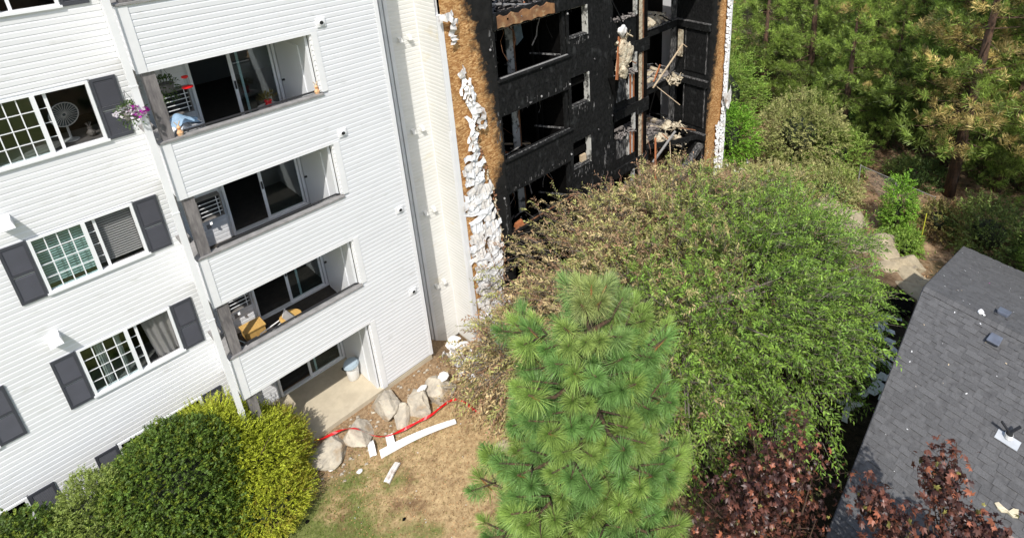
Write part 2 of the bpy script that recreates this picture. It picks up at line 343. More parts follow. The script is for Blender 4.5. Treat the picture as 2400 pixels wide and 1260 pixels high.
def build_ground():
    xs = np.concatenate([np.linspace(-400, -30, 8)[:-1], np.linspace(-30, -8, 12)[:-1], np.arange(-8, 24, 0.22), np.arange(24, 70, 1.0), np.linspace(70, 500, 14)])
    ys = np.concatenate([np.linspace(-400, -30, 8)[:-1], np.linspace(-30, -15, 10)[:-1], np.arange(-15, 3, 0.22), np.arange(3, 40, 1.0), np.linspace(40, 500, 14)])
    X, Y = np.meshgrid(xs, ys, indexing='ij'); Z = zg(X, Y)
    V = np.stack([X, Y, Z], -1).reshape(-1, 3); nx, ny = len(xs), len(ys)
    i, j = np.meshgrid(np.arange(nx-1), np.arange(ny-1), indexing='ij'); a = (i*ny+j).ravel()
    F = np.stack([a, a+ny, a+ny+1, a+1], -1)
    m = bpy.data.materials.new('dry_ground'); m.use_nodes = True; n = m.node_tree; N = n.nodes; L = n.links; b = N['Principled BSDF']
    b.inputs['Roughness'].default_value = 0.95; b.inputs['Specular IOR Level'].default_value = 0.15
    tc = N.new('ShaderNodeTexCoord')
    def nz(s, d=8, r=0.65):
        t = N.new('ShaderNodeTexNoise'); t.inputs['Scale'].default_value = s; t.inputs['Detail'].default_value = d; t.inputs['Roughness'].default_value = r; L.new(tc.outputs['Object'], t.inputs[0]); return t
    def ramp(src, p0, p1, c0=(0, 0, 0), c1=(1, 1, 1)):
        r = N.new('ShaderNodeValToRGB'); e = r.color_ramp.elements; e[0].position = p0; e[1].position = p1; e[0].color = (*c0, 1); e[1].color = (*c1, 1); L.new(src, r.inputs[0]); return r.outputs[0]
    def mix(f, a, c, bl='MIX'):
        x = N.new('ShaderNodeMixRGB'); x.blend_type = bl
        L.new(f, x.inputs[0]) if not isinstance(f, float) else setattr(x.inputs[0], 'default_value', f)
        for k, q in ((1, a), (2, c)):
            if isinstance(q, tuple): x.inputs[k].default_value = (*q, 1)
            else: L.new(q, x.inputs[k])
        return x.outputs[0]
    def lin(out, a, c):
        mr = N.new('ShaderNodeMapRange'); mr.inputs['From Min'].default_value = a; mr.inputs['From Max'].default_value = c; L.new(out, mr.inputs['Value']); return mr.outputs[0]
    sx = N.new('ShaderNodeSeparateXYZ'); L.new(tc.outputs['Object'], sx.inputs[0])
    tan = ramp(nz(9).outputs['Fac'], 0.33, 0.68, (0.24, 0.16, 0.08), (0.52, 0.38, 0.205))
    green = ramp(nz(12).outputs['Fac'], 0.3, 0.7, (0.075, 0.095, 0.022), (0.20, 0.22, 0.07))
    gf = N.new('ShaderNodeMath'); gf.operation = 'ADD'; L.new(lin(sx.outputs['X'], 0.9, -3.4), gf.inputs[0])
    n2 = N.new('ShaderNodeMath'); n2.operation = 'MULTIPLY_ADD'; L.new(nz(1.4, 7).outputs['Fac'], n2.inputs[0]); n2.inputs[1].default_value = 1.6; n2.inputs[2].default_value = -1.02; L.new(n2.outputs[0], gf.inputs[1])
    lawn = mix(ramp(gf.outputs[0], 0.25, 0.55), tan, green)
    lawn = mix(ramp(nz(1.1, 9, 0.72).outputs['Fac'], 0.54, 0.66), lawn, (0.17, 0.105, 0.055))
    ny = N.new('ShaderNodeMath'); ny.operation = 'MULTIPLY_ADD'; L.new(nz(2.5).outputs['Fac'], ny.inputs[0]); ny.inputs[1].default_value = 1.0; L.new(sx.outputs['Y'], ny.inputs[2])
    lawn = mix(lin(ny.outputs[0], -0.85, -0.35), lawn, ramp(nz(14).outputs['Fac'], 0.35, 0.65, (0.16, 0.10, 0.055), (0.34, 0.24, 0.14)))
    needles = ramp(nz(2.2, 9, 0.7).outputs['Fac'], 0.38, 0.66, (0.15, 0.085, 0.045), (0.44, 0.31, 0.19))
    needles = mix(ramp(nz(0.5, 6).outputs['Fac'], 0.5, 0.62), needles, (0.10, 0.075, 0.04))
    dark_ground = mix(ramp(nz(6).outputs['Fac'], 0.4, 0.7), (0.018, 0.014, 0.010), (0.06, 0.045, 0.03))  # much darker ground colour under the big tree and beside the garage
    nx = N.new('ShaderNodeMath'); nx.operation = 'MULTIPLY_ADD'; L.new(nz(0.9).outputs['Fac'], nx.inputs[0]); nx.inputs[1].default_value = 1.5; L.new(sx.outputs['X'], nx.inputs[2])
    lawn = mix(lin(nx.outputs[0], 3.6, 4.8), lawn, dark_ground)
    c = mix(lin(nx.outputs[0], 15.6, 17.4), lawn, needles)
    c = mix(ramp(nz(60, 3).outputs['Fac'], 0.62, 0.72), c, mix(0.5, c, (0.5, 0.4, 0.25)))
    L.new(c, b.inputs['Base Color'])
    bp = N.new('ShaderNodeBump'); bp.inputs['Distance'].default_value = 0.02; L.new(nz(30).outputs['Fac'], bp.inputs['Height']); L.new(bp.outputs[0], b.inputs['Normal'])
    return tag(np_mesh('ground', V, F, m, smooth=True), kind='structure')
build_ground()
tag(B('patio_slab', M['concrete'], None, (-3.2, 1.62, 0.0, 2.0, -0.18, 0.0)), 'pale concrete patio slab under the lowest balcony', kind='structure')

# ================================================================== WHITE APARTMENT BUILDING
FL = [0.0, 2.74, 5.48, 8.22, 10.96]          # floor levels
RAIL = [3.72, 6.46, 9.20, 11.94]             # top of each balcony parapet
LIP = [2.43, 5.16, 7.90, 10.63, 13.37]       # underside of the parapet above each opening
apt = thing('apartment_building', 'white vinyl sided apartment block with stacked balconies and dark shutters', 'apartment building')
TOP = 13.8
# front bay: plane y = 0
fr_holes = [(-3.08, 0.0, 0.02, LIP[0])]+[(-3.08, 0.0, RAIL[i]-0.04, LIP[i+1]) for i in range(4)]
fr_in = [(-3.2, 0.03, -0.3, LIP[0])]+[(-3.2, 0.03, RAIL[i]-0.04, LIP[i+1]) for i in range(4)]
w = wallbox('wall', M['wall_in'], apt, 'x', 0.02, 0.12, (-3.19, 1.60, 0.05, TOP), fr_in)
siding(w, (-3.08, 0.02), (1, 0, 0), (0, -1, 0), 4.66, 0.05, TOP, [(a+3.08, b+3.08+(0.12 if True else 0), c, d) for a, b, c, d in fr_holes])
B('foundation', M['foundation'], apt, (0.03, 1.61, 0.012, 0.5, -2.6, 0.05))
B('corner_trim', M['trim'], apt, (1.575, 1.665, -0.012, 0.06, 0.03, TOP))
for i in range(5):
    z0 = 0.0 if i == 0 else RAIL[i-1]+0.03; z1 = LIP[i]
    B('opening_trim', M['trim'], apt, (-0.01, 0.125, -0.012, 0.10, z0, z1+0.02))        # jamb at the right of each opening
    B('jamb_filler', M['trim'], apt, (-0.045, -0.011, 0.035, 0.13, z0, z1))
    mb = MB(); z = z0+0.05                                                             # cut ends of the courses showing as teeth inside the jamb
    while z < z1-0.1: mb.hexa([(-0.06, 0.02, z), (-0.012, 0.02, z), (-0.012, 0.034, z), (-0.06, 0.034, z), (-0.035, 0.02, z+0.06), (-0.012, 0.02, z+0.075), (-0.012, 0.034, z+0.075), (-0.035, 0.034, z+0.06)]); z += EXPO
    mb.build('siding_ends', M['trim'], apt)
for i in range(4):   # parapet i: from LIP[i] to RAIL[i]
    B('parapet_corner_trim', M['trim'], apt, (-3.25, -3.075, -0.014, 0.05, LIP[i]-0.01, RAIL[i]-0.05))
    B('lip_trim', M['trim'], apt, (-3.07, -0.0, -0.008, 0.13, LIP[i]-0.015, LIP[i]+0.07))
    cap = MB(); cap.box(-3.27, 0.0, -0.035, 0.145, RAIL[i]-0.04, RAIL[i]); cap.box(-3.27, -3.06, 0.15, 1.33, RAIL[i]-0.05, RAIL[i]); cap.build('parapet_cap', M['cap'], apt)
    hr = MB(); hr.tube([(-2.82, 0.12, RAIL[i]+0.0), (-2.78, 0.12, RAIL[i]+0.05), (-0.14, 0.12, RAIL[i]+0.05), (-0.06, 0.12, RAIL[i]+0.01)], 0.024, 6); hr.build('handrail', M['black_metal'], apt)
    # side parapet
    s = wallbox('side_parapet', M['wall_in'], apt, 'y', -3.2, 0.1, (0.14, 1.33, LIP[i], RAIL[i]-0.05), [])
    siding(s, (-3.2, 0.06), (0, 1, 0), (-1, 0, 0), 1.27, LIP[i], RAIL[i]-0.05)
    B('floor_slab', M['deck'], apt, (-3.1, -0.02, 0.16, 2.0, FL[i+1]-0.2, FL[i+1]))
    B('balcony_ceiling', M['wall_in'], apt, (-3.1, -0.02, 0.16, 2.0, FL[i+1]-0.3, FL[i+1]-0.204))
B('balcony_ceiling', M['wall_in'], apt, (-3.1, -0.02, 0.16, 2.0, 13.4, 13.5))
B('top_fascia', M['trim'], apt, (-3.25, 1.66, -0.03, 0.0, 13.4, TOP+0.2))
for i in range(5):   # weathered posts in the openings
    z0 = 0 if i == 0 else RAIL[i-1]+0.004; z1 = LIP[i]-0.004
    B('corner_post', M['wood_grey'], apt, (-3.17, -2.97, 0.03, 0.19, z0, z1))
    B('side_post_board', M['wood_grey'], apt, (-3.19, -3.15, 0.75, 0.95, z0, z1))
# back wall of the balconies, y = 2.0
dh = [(-2.03, -0.12, f+0.02, f+2.08) for f in FL]
bw = wallbox('balcony_back_wall', M['wall_in'], apt, 'x', 2.0, 0.12, (-3.2, 0.0, 0, TOP), dh)
siding(bw, (-3.2, 2.0), (1, 0, 0), (0, -1, 0), 3.14, 0.02, TOP, [(a+3.2-0.06, b+3.2+0.06, c-0.03, d+0.04) for a, b, c, d in dh], stuff=True)
B('closet_wall', M['wall_in'], apt, (-0.12, -0.06, 0.14, 2.0, 0.0, TOP))
for k, f in enumerate(FL):
    d = B('closet_door', M['frame'], apt, (-0.145, -0.122, 0.55, 1.85, f+0.02, f+2.05))
    kb = MB(); kb.tube([(-0.145, 1.72, f+0.95), (-0.2, 1.72, f+0.95)], 0.03, 8); kb.build('knob', M['black_metal'], d)
# return wall between the front bay and the left wing, behind the openings
rw = wallbox('return_wall', M['wall_in'], apt, 'y', -3.22, 0.12, (1.35, 2.1, -0.4, TOP), [])
# sliding doors
for k, f in enumerate(FL):
    open_x = (-1.15, -1.08, -0.86)[0]
    fr = MB(); x0, x1, z0, z1 = -2.03, -0.14, f+0.01, f+2.08
    fr.box(x0, x1, 1.95, 2.06, z0, z0+0.06); fr.box(x0, x1, 1.95, 2.06, z1-0.05, z1); fr.box(x0, x0+0.06, 1.95, 2.06, z0+0.06, z1-0.05); fr.box(x1-0.06, x1, 1.95, 2.06, z0+0.06, z1-0.05)
    sd_ = fr.build('sliding_door', M['frame'], apt)
    xa, xb = (-1.18, -0.22)
    st = MB(); st.box(xa, xa+0.07, 1.985, 2.02, z0+0.06, z1-0.05); st.box(xb-0.05, xb, 1.985, 2.02, z0+0.06, z1-0.05); st.box(xa+0.07, xb-0.05, 1.985, 2.02, z0+0.06, z0+0.12)
    if k in (3, 1, 0): st.box(xa+0.19+0.1*(k == 1), xa+0.24+0.1*(k == 1), 2.03, 2.05, z0+0.06, z1-0.05)
    st.build('sash', M['frame'], sd_)
    gl = MB(); gl.box(xa+0.07, xb-0.05, 2.0, 2.006, z0+0.12, z1-0.05); gl.build('pane', M['glass_teal'], sd_)
    hd = MB(); hd.box(xa+0.015, xa+0.05, 1.95, 1.985, f+0.95, f+1.15); hd.build('handle', M['black_metal'], sd_)
# rooms behind the openings
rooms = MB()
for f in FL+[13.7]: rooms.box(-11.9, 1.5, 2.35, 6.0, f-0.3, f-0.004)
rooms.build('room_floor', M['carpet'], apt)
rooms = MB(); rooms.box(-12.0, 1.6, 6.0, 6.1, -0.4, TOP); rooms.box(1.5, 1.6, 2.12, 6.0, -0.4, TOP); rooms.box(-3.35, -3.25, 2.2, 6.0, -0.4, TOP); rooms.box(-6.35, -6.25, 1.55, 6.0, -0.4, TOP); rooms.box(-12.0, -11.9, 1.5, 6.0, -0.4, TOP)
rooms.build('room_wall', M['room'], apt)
# closet box of the right bay: blocks light behind the front wall
B('closet_side_wall', M['wall_in'], apt, (1.5, 1.6, 0.14, 2.0, 0.0, TOP))
# air conditioners on the balcony back walls
for k, f in enumerate(FL):
    if k == 0: continue
    a = MB(); x0, x1, z0, z1 = -2.64, -2.13, f+0.78, f+1.36
    a.box(x0, x1, 1.78, 1.984, z1-0.03, z1); a.box(x0, x0+0.02, 1.78, 1.984, z0, z1-0.03); a.box(x1-0.02, x1, 1.78, 1.984, z0, z1-0.03); a.box(x0+0.02, x1-0.02, 1.78, 1.984, z0, z0+0.02)
    ac = a.build('air_conditioner', M['ac'], apt)
    g = MB(); g.box(x0+0.02, x1-0.02, 1.90, 1.92, z0+0.02, z1-0.03); g.build('dark_grille', M['dark'], ac)
    g = MB()
    for q in range(1, 5): z = z0+0.02+q*(z1-z0-0.05)/5; g.box(x0+0.02, x1-0.02, 1.80, 1.815, z-0.008, z+0.008)
    g.box(x1-0.1, x1-0.085, 1.79, 1.80, z0+0.02, z1-0.03); g.build('louvre', M['frame'], ac)
    g = MB(); g.beam((-2.42, 1.9, z0-0.001), (-2.46, 1.8, z0-0.14), 0.05, 0.02); g.build('bracket', M['white_plastic'], ac)
    B('outlet', M['cap'], apt, (-2.53, -2.44, 1.965, 1.983, f+0.46, f+0.58))
# downspouts
for x, y, z0 in ((-3.36, -0.05, 0.1),):
    mb = MB(); mb.box(x-0.055, x+0.055, y-0.045, y+0.045, z0, 13.3)
    for i in range(5): mb.box(x-0.065, x+0.065, y-0.05, y+0.05, 2.2+2.74*i, 2.23+2.74*i)
    mb.build('downspout', M['trim'], apt)
# dryer vents on the right bay, one cover per storey
for x, z in ((0.25, 10.83), (0.25, 8.09), (1.36, 5.36), (1.35, 2.62)):
    mb = MB(); mb.box(x-0.1, x+0.1, -0.03, 0.004, z-0.1, z+0.1); v = mb.build('vent_cover', M['trim'], apt)
    mb = MB(); mb.tube([(x, -0.032, z), (x, -0.06, z)], [0.062, 0.06], 16); mb.build('hood_ring', M['frame'], v)
    mb = MB(); mb.tube([(x, -0.0605, z), (x, -0.063, z)], 0.045, 14); mb.build('vent_hole', M['dark'], v)
# ---- left wing, plane y = 1.35
WIN = []
for zb in (0.80, 3.55, 6.31, 9.07, 11.81):
    WIN += [(-5.48, -3.80, zb, zb+1.27), (-8.72, -7.03, zb, zb+1.27)]
lw = wallbox('wing_wall', M['wall_in'], apt, 'x', 1.36, 0.14, (-12.0, -3.2, -0.4, TOP), WIN)
siding(lw, (-12.0, 1.36), (1, 0, 0), (0, -1, 0), 8.8, -0.3, TOP, [(a+12.0-0.03, b+12.0+0.03, c-0.03, d+0.03) for a, b, c, d in WIN], far=3.4)
B('wing_foundation', M['foundation'], apt, (-12.0, -3.2, 1.365, 1.6, -2.0, -0.3))
def shutter(x0, x1, z0, z1):
    fr = MB(); y0, y1 = 1.305, 1.343
    fr.box(x0, x0+0.045, y0, y1, z0, z1); fr.box(x1-0.045, x1, y0, y1, z0, z1)
    for a, b in ((z0, z0+0.07), (z1-0.06, z1), ((z0+z1)/2-0.03, (z0+z1)/2+0.03)): fr.box(x0+0.045, x1-0.045, y0, y1, a, b)
    s = fr.build('shutter', M['shutter'], apt)
    lv = MB(); z = z0+0.075
    while z < z1-0.085:
        if abs(z+0.017-(z0+z1)/2) > 0.05: lv.quad((x0+0.045, y0+0.004, z), (x1-0.045, y0+0.004, z), (x1-0.045, y1-0.006, z+0.034), (x0+0.045, y1-0.006, z+0.034)); lv.quad((x0+0.045, y1-0.006, z), (x1-0.045, y1-0.006, z), (x1-0.045, y0+0.004, z), (x0+0.045, y0+0.004, z))
        z += 0.034
    lv.box(x0+0.045, x1-0.045, y1-0.004, y1-0.001, z0+0.07, z1-0.06)
    lv.build('louvre_panel', M['shutter'], s)
def window(x0, x1, z0, z1, style):
    y = 1.335; xm = x0+0.84
    fr = MB(); t = 0.05
    fr.box(x0, x1, y-0.02, y+0.1, z0, z0+t); fr.box(x0, x1, y-0.02, y+0.1, z1-t, z1)
    fr.box(x0, x0+t, y-0.02, y+0.1, z0+t, z1-t); fr.box(x1-t, x1, y-0.02, y+0.1, z0+t, z1-t); fr.box(xm-0.035, xm+0.035, y-0.025, y+0.1, z0+t, z1-t)
    fr.box(x0-0.03, x1+0.03, y-0.05, y-0.022, z0-0.02, z0+0.025)
    W = fr.build('window', M['frame'], apt)
    g = MB(); g.box(x0+t, xm-0.035, y+0.03, y+0.035, z0+t, z1-t); g.build('pane', M['glass_teal'] if style == 'blind' else M['glass'], W)
    g = MB(); g.box(xm+0.035, x1-t, y+0.06, y+0.064, z0+t, z1-t); g.build('screen_pane', M['screen'], W)
    mu = MB(); a, b = x0+t, xm-0.035
    for i in range(1, 4): q = a+(b-a)*i/4; mu.box(q-0.009, q+0.009, y+0.018, y+0.028, z0+t, z1-t)
    for i in range(1, 4): q = z0+t+(z1-z0-2*t)*i/4; mu.box(a, b, y+0.012, y+0.018, q-0.009, q+0.009)
    for i in range(1, 4): q = z0+t+(z1-z0-2*t)*i/4; mu.box(xm+0.035, xm+0.17, y+0.05, y+0.058, q-0.007, q+0.007)
    mu.build('muntin', M['frame'], W)
    sa = MB(); sa.box(xm+0.15, xm+0.20, y+0.04, y+0.075, z0+t, z1-t); sa.build('sash', M['frame'], W)
    if style == 'blind':
        bl = MB(); z = z0+0.13
        while z < z1-0.07: bl.quad((a, y+0.13, z), (x1-t, y+0.13, z), (x1-t, y+0.16, z+0.03), (a, y+0.16, z+0.03)); z += 0.056
        bl.box(a, x1-t, y+0.13, y+0.165, z1-0.1, z1-0.05); bl.build('blind', M['blind'], W)
    if style == 'curtain':
        for ca, cb in ((xm+0.28, x1-t), (x0+0.28, x0+0.42), (x0+0.62, x0+0.72)):
            n = 26; V = []; F = []
            for i in range(n+1):
                for j in range(9):
                    u = i/n; v = j/8; V.append((ca+(cb-ca)*(u*(0.8+0.2*v) + (0.2*(1-v) if ca > xm else 0)), y+0.16+0.03*math.sin(u*22+v*2)+0.02*math.sin(u*9), z0+0.02+(z1-z0-0.1)*v))
            for i in range(n):
                for j in range(8): q = i*9+j; F.append((q, q+9, q+10, q+1))
            c = MB(); c.v = V; c.f = F; c.build('curtain', M['curtain'], W, smooth=True)
    return W
for i, (a, b, c, d) in enumerate(WIN):
    st = {1: 'curtain', 2: 'blind', 3: 'fan', 0: 'dark', 4: 'dark'}[i//2]
    if i % 2: st = 'dark'
    window(a, b, c, d, st)
    shutter(b+0.02, b+0.43, c-0.01, d+0.01); shutter(a-0.42, a-0.02, c-0.01, d+0.01)
# hooded vents on the left wing
for x, z in ((-5.64, 8.10), (-5.69, 5.36)):
    mb = MB(); mb.hexa([(x-0.11, 1.10, z-0.10), (x+0.11, 1.10, z-0.10), (x+0.11, 1.344, z-0.10), (x-0.11, 1.344, z-0.10), (x-0.08, 1.16, z+0.05), (x+0.08, 1.16, z+0.05), (x+0.10, 1.344, z+0.11), (x-0.10, 1.344, z+0.11)])
    mb.build('vent_hood', M['trim'], apt)
B('roof', M['shingle_flat'], apt, (-12.1, 1.7, 1.3, 8.8, 14.02, 14.12)); B('roof_deck', M['trim'], apt, (-12.05, 1.68, 1.33, 8.7, 13.81, 14.0))
B('outer_side_wall', M['siding'], apt, (-12.02, -12.0, 1.4, 8.5, -2, TOP)); B('rear_wall', M['siding'], apt, (-12.0, 19.0, 8.5, 8.6, -2.5, TOP))

# ---- things on the balconies
def petunias(name, label, c, r, n, cat='hanging basket', trail=0.0, flowers=True, pale=False):
    t = thing(name, label, cat, c)
    mb = MB(); mb.lathe([(0.02, -0.16), (r*0.55, -0.15), (r*0.75, 0.0), (r*0.7, 0.01)], n=14); mb.build('pot', M['wood_grey'] if not pale else M['white_plastic'], t)
    mb = MB()
    for k in range(3): w_ = k*2.1; mb.tube([(r*0.7*math.cos(w_), r*0.7*math.sin(w_), 0), (0, 0, 0.42)], 0.004, 4)
    mb.build('wire_hanger', M['black_metal'], t)
    p = rng.normal(size=(n, 3)); p = nrmz(p)*r*rng.uniform(0.6, 1.25, (n, 1)); p[:, 2] = np.abs(p[:, 2])*0.7+0.02-trail*rng.uniform(0, 1, n)**2*(np.linalg.norm(p[:, :2], axis=1) > r*0.6)
    tone = np.array([[0.07, 0.12, 0.03]])*rng.uniform(0.7, 1.5, (n, 1)); leafs(t, 'foliage', p, nrmz(p+rng.normal(size=(n, 3))*0.05), 0.05, 0.028, tone, M['leaf'])
    if flowers:
        k = n//4; p = nrmz(rng.normal(size=(k, 3)))*r*1.25; p[:, 2] = np.abs(p[:, 2])*0.6-0.05; p[:, 1] -= 0.05
        cs = np.where(p[:, :1]+rng.normal(size=(k, 1))*0.06 > 0.02, [[0.42, 0.02, 0.36]], [[0.75, 0.70, 0.74]]); leafs(t, 'petals', p, nrmz(rng.normal(size=(k, 3))*0.5+[-0.3, -0.6, 0.6]), 0.07, 0.07, cs, M['leaf'])
    return t
def leafs(parent, name, P, D, ln, wd, tone, m, up=None, fold=0.25, bend=0.0):
    "one folded rhombus per leaf"
    n = len(P); D = nrmz(D); ln = np.broadcast_to(np.asarray(ln, float).reshape(-1, 1), (n, 1)); wd = np.broadcast_to(np.asarray(wd, float).reshape(-1, 1), (n, 1))
    U = nrmz(rng.normal(size=(n, 3))*0.55+np.array([0, 0, 1.0])) if up is None else up
    S = nrmz(np.cross(D, U)); Nn = nrmz(np.cross(S, D))
    tip = P+D*ln-Nn*ln*bend; midp = P+D*ln*0.45
    a = midp+S*wd*0.5+Nn*wd*fold*0.5; b = midp-S*wd*0.5+Nn*wd*fold*0.5
    V = np.stack([P, a, tip, b], 1).reshape(-1, 3); F = np.arange(4*n).reshape(-1, 4)
    return np_mesh(name, V, F, m, parent, tone=np.broadcast_to(tone, (n, 3)))
petunias('hanging_basket', 'hanging basket of purple and white petunias outside the top balcony corner', (-3.5, 0.05, 9.95), 0.20, 420, trail=0.35)
petunias('hanging_basket', 'hanging basket of trailing green plant inside the top balcony by the grey post', (-2.62, 1.2, 9.95), 0.19, 420, trail=0.4, flowers=False)
t = thing('hummingbird_feeder', 'red and clear hummingbird feeder hanging at the top balcony opening', 'bird feeder', tuple(at(437, 195, 1, 0.35)))
mb = MB(); mb.lathe([(0.02, -0.11), (0.10, -0.09), (0.10, -0.07), (0.03, -0.05)], n=14); mb.build('feeding_tray', M['tape'], t)
mb = MB(); mb.lathe([(0.02, 0.16), (0.06, 0.15), (0.06, 0.12), (0.02, 0.10)], n=14); mb.build('lid', M['tape'], t)
mb = MB(); mb.lathe([(0.03, -0.05), (0.035, 0.10)], n=10); mb.build('bottle', M['glass'], t)
# drying rack with towels
p = at(418, 268, 1, 1.05); t = thing('drying_rack', 'folding drying rack with blue towels on the top balcony', 'drying rack', (p[0], 0.95, FL[3]))
mb = MB()
for y in (-0.25, 0.25):
    mb.beam((-0.3, y, 0.0), (0.3, y, 0.85), 0.02, 0.02); mb.beam((0.3, y, 0.0), (-0.3, y, 0.85), 0.02, 0.02); mb.beam((-0.3, y, 0.85), (0.3, y, 0.85), 0.02, 0.02)
for x in (-0.3, -0.1, 0.1, 0.3): mb.beam((x, -0.25, 0.86), (x, 0.25, 0.86), 0.015, 0.015)
mb.build('frame', M['white_plastic'], t)
def cloth(name, parent, m, c, sx, sy, amp=0.04, seed=1, n=14, sag=0.12):
    r_ = np.random.default_rng(seed); V = []; F = []
    for i in range(n+1):
        for j in range(n+1):
            u, v = i/n-0.5, j/n-0.5; V.append((c[0]+u*sx, c[1]+v*sy, c[2]+amp*math.sin(u*9+seed)+amp*math.cos(v*8+u*5+seed)-sag*(abs(u)*2)**3))
    for i in range(n):
        for j in range(n): q = i*(n+1)+j; F.append((q, q+n+1, q+n+2, q+1))
    b = MB(); b.v = V; b.f = F; return b.build(name, m, parent, smooth=True)
M['towel'] = mat('blue_grey_towel', (0.20, 0.32, 0.45), 0.95, (0.30, 0.42, 0.55), 6)
cloth('towel', t, M['towel'], (0, 0, 0.95), 0.62, 0.5, 0.05, 2); cloth('cloth', t, M['white_plastic'], (-0.12, -0.2, 0.88), 0.3, 0.25, 0.03, 5)
# round side table with red pot
t = thing('side_table', 'small round table with pale scalloped cloth on the top balcony', 'side table', (-0.75, 1.35, FL[3]))
mb = MB()
for k in range(3): w_ = k*2.1+0.4; mb.beam((0.14*math.cos(w_), 0.14*math.sin(w_), 0.52), (0.2*math.cos(w_), 0.2*math.sin(w_), 0), 0.03, 0.03)
mb.build('leg', M['burnt_wood'], t); V = [(0, 0)]
mb = MB(); mb.lathe([(0.24, 0.52), (0.25, 0.545)], n=20); mb.build('tabletop', M['curtain'], t)
t = thing('plant_pot', 'red pot with a yellowish plant on the small round table', 'plant pot', (-0.75, 1.33, FL[3]+0.546))
mb = MB(); mb.lathe([(0.05, 0), (0.085, 0.04), (0.06, 0.09), (0.085, 0.14), (0.07, 0.17)], n=14); mb.build('pot', M['tape'], t)
n = 160; p = nrmz(rng.normal(size=(n, 3)))*rng.uniform(0.05, 0.2, (n, 1)); p[:, 2] = np.abs(p[:, 2])+0.17
leafs(t, 'foliage', p, nrmz(p+[0, 0, 0.1]), 0.09, 0.02, np.array([[0.19, 0.16, 0.045]])*rng.uniform(0.5, 1.4, (n, 1)), M['leaf'])
# two small figures on the parapet ends
M['ceramic_orange'] = mat('orange_ceramic', (0.62, 0.28, 0.10), 0.5, (0.75, 0.55, 0.35), 9)
for lb, x in (('small orange ornament at the left end of the top balcony rail', -2.86), ('small tan ornament at the right end of the top balcony rail', -0.1)):
    t = thing('ornament', lb, 'ornament', (x, 0.07, RAIL[2]+0.001)); mb = MB(); mb.lathe([(0.045, 0), (0.06, 0.06), (0.03, 0.12), (0.04, 0.17), (0.01, 0.22)], n=10); mb.build('body', M['ceramic_orange'], t)
    mb = MB(); mb.beam((0, 0, 0.2), (-0.05, 0, 0.3), 0.015, 0.015); mb.beam((0, 0, 0.2), (0.05, 0.02, 0.29), 0.015, 0.015); mb.build('ear', M['pale_wood'], t)
# third storey balcony from the ground up: wooden round table, black chair, white lounge chair, wooden box
M['yellow_wood'] = mat('varnished_yellow_wood', (0.62, 0.40, 0.13), 0.45, (0.52, 0.30, 0.09), 5, stretch=(4, 1, 1))
p = at(657, 742, 2, FL[1]+0.60)
t = thing('round_table', 'round yellow wooden table on the second balcony above the ground', 'table', (-1.62, 0.78, FL[1]))
mb = MB(); mb.lathe([(0.24, 0.58), (0.26, 0.59), (0.26, 0.61), (0.25, 0.62)], n=24); mb.build('tabletop', M['yellow_wood'], t)
for k in range(4):
    w_ = k*1.571+0.5; mb = MB(); mb.beam((0.17*math.cos(w_), 0.17*math.sin(w_), 0.578), (0.2*math.cos(w_), 0.2*math.sin(w_), 0), 0.035, 0.035); mb.build('leg', M['yellow_wood'], t)
t = thing('wooden_box', 'low yellow wooden bench box against the back wall of the second balcony', 'bench', (-2.3, 1.6, FL[1])); t.scale = (0.85, 0.85, 0.75)
B('seat', M['yellow_wood'], t, (-0.3, 0.3, -0.25, 0.25, 0.36, 0.4)); B('body', M['yellow_wood'], t, (-0.27, 0.27, -0.22, 0.22, 0.0, 0.359))
t = thing('folding_chair', 'black folding chair beside the grey post on the second balcony', 'chair', (-2.62, 0.75, FL[1]))
mb = MB(); mb.hexa([(-0.2, -0.2, 0.42), (0.2, -0.2, 0.42), (0.2, 0.2, 0.40), (-0.2, 0.2, 0.40), (-0.2, -0.2, 0.45), (0.2, -0.2, 0.45), (0.2, 0.2, 0.43), (-0.2, 0.2, 0.43)]); mb.build('seat', M['black_metal'], t)
mb = MB(); mb.hexa([(-0.27, -0.2, 0.5), (-0.24, -0.2, 0.5), (-0.24, 0.2, 0.5), (-0.27, 0.2, 0.5), (-0.37, -0.2, 0.85), (-0.34, -0.2, 0.85), (-0.34, 0.2, 0.85), (-0.37, 0.2, 0.85)]); mb.build('backrest', M['black_metal'], t)
for y in (-0.2, 0.2):
    mb = MB(); mb.beam((0.22, y, 0), (-0.36, y, 0.86), 0.022, 0.022); mb.build('leg', M['steel_blue'], t); mb = MB(); mb.beam((-0.22, y, 0), (0.2, y, 0.43), 0.022, 0.022); mb.build('leg', M['steel_blue'], t)
t = thing('lounge_chair', 'pale reclining lounge chair standing between box and round table', 'lounge chair', (-2.02, 0.62, FL[1]), rz=0.1)
mb = MB(); mb.hexa([(-0.28, -0.22, 0.36), (0.12, -0.22, 0.40), (0.12, 0.22, 0.40), (-0.28, 0.22, 0.36), (-0.28, -0.22, 0.385), (0.12, -0.22, 0.425), (0.12, 0.22, 0.425), (-0.28, 0.22, 0.385)]); mb.build('seat', M['cap'], t)
mb = MB(); mb.hexa([(0.13, -0.22, 0.42), (0.15, -0.22, 0.41), (0.15, 0.22, 0.41), (0.13, 0.22, 0.42), (0.36, -0.22, 0.80), (0.38, -0.22, 0.79), (0.38, 0.22, 0.79), (0.36, 0.22, 0.80)]); mb.build('backrest', M['cap'], t)
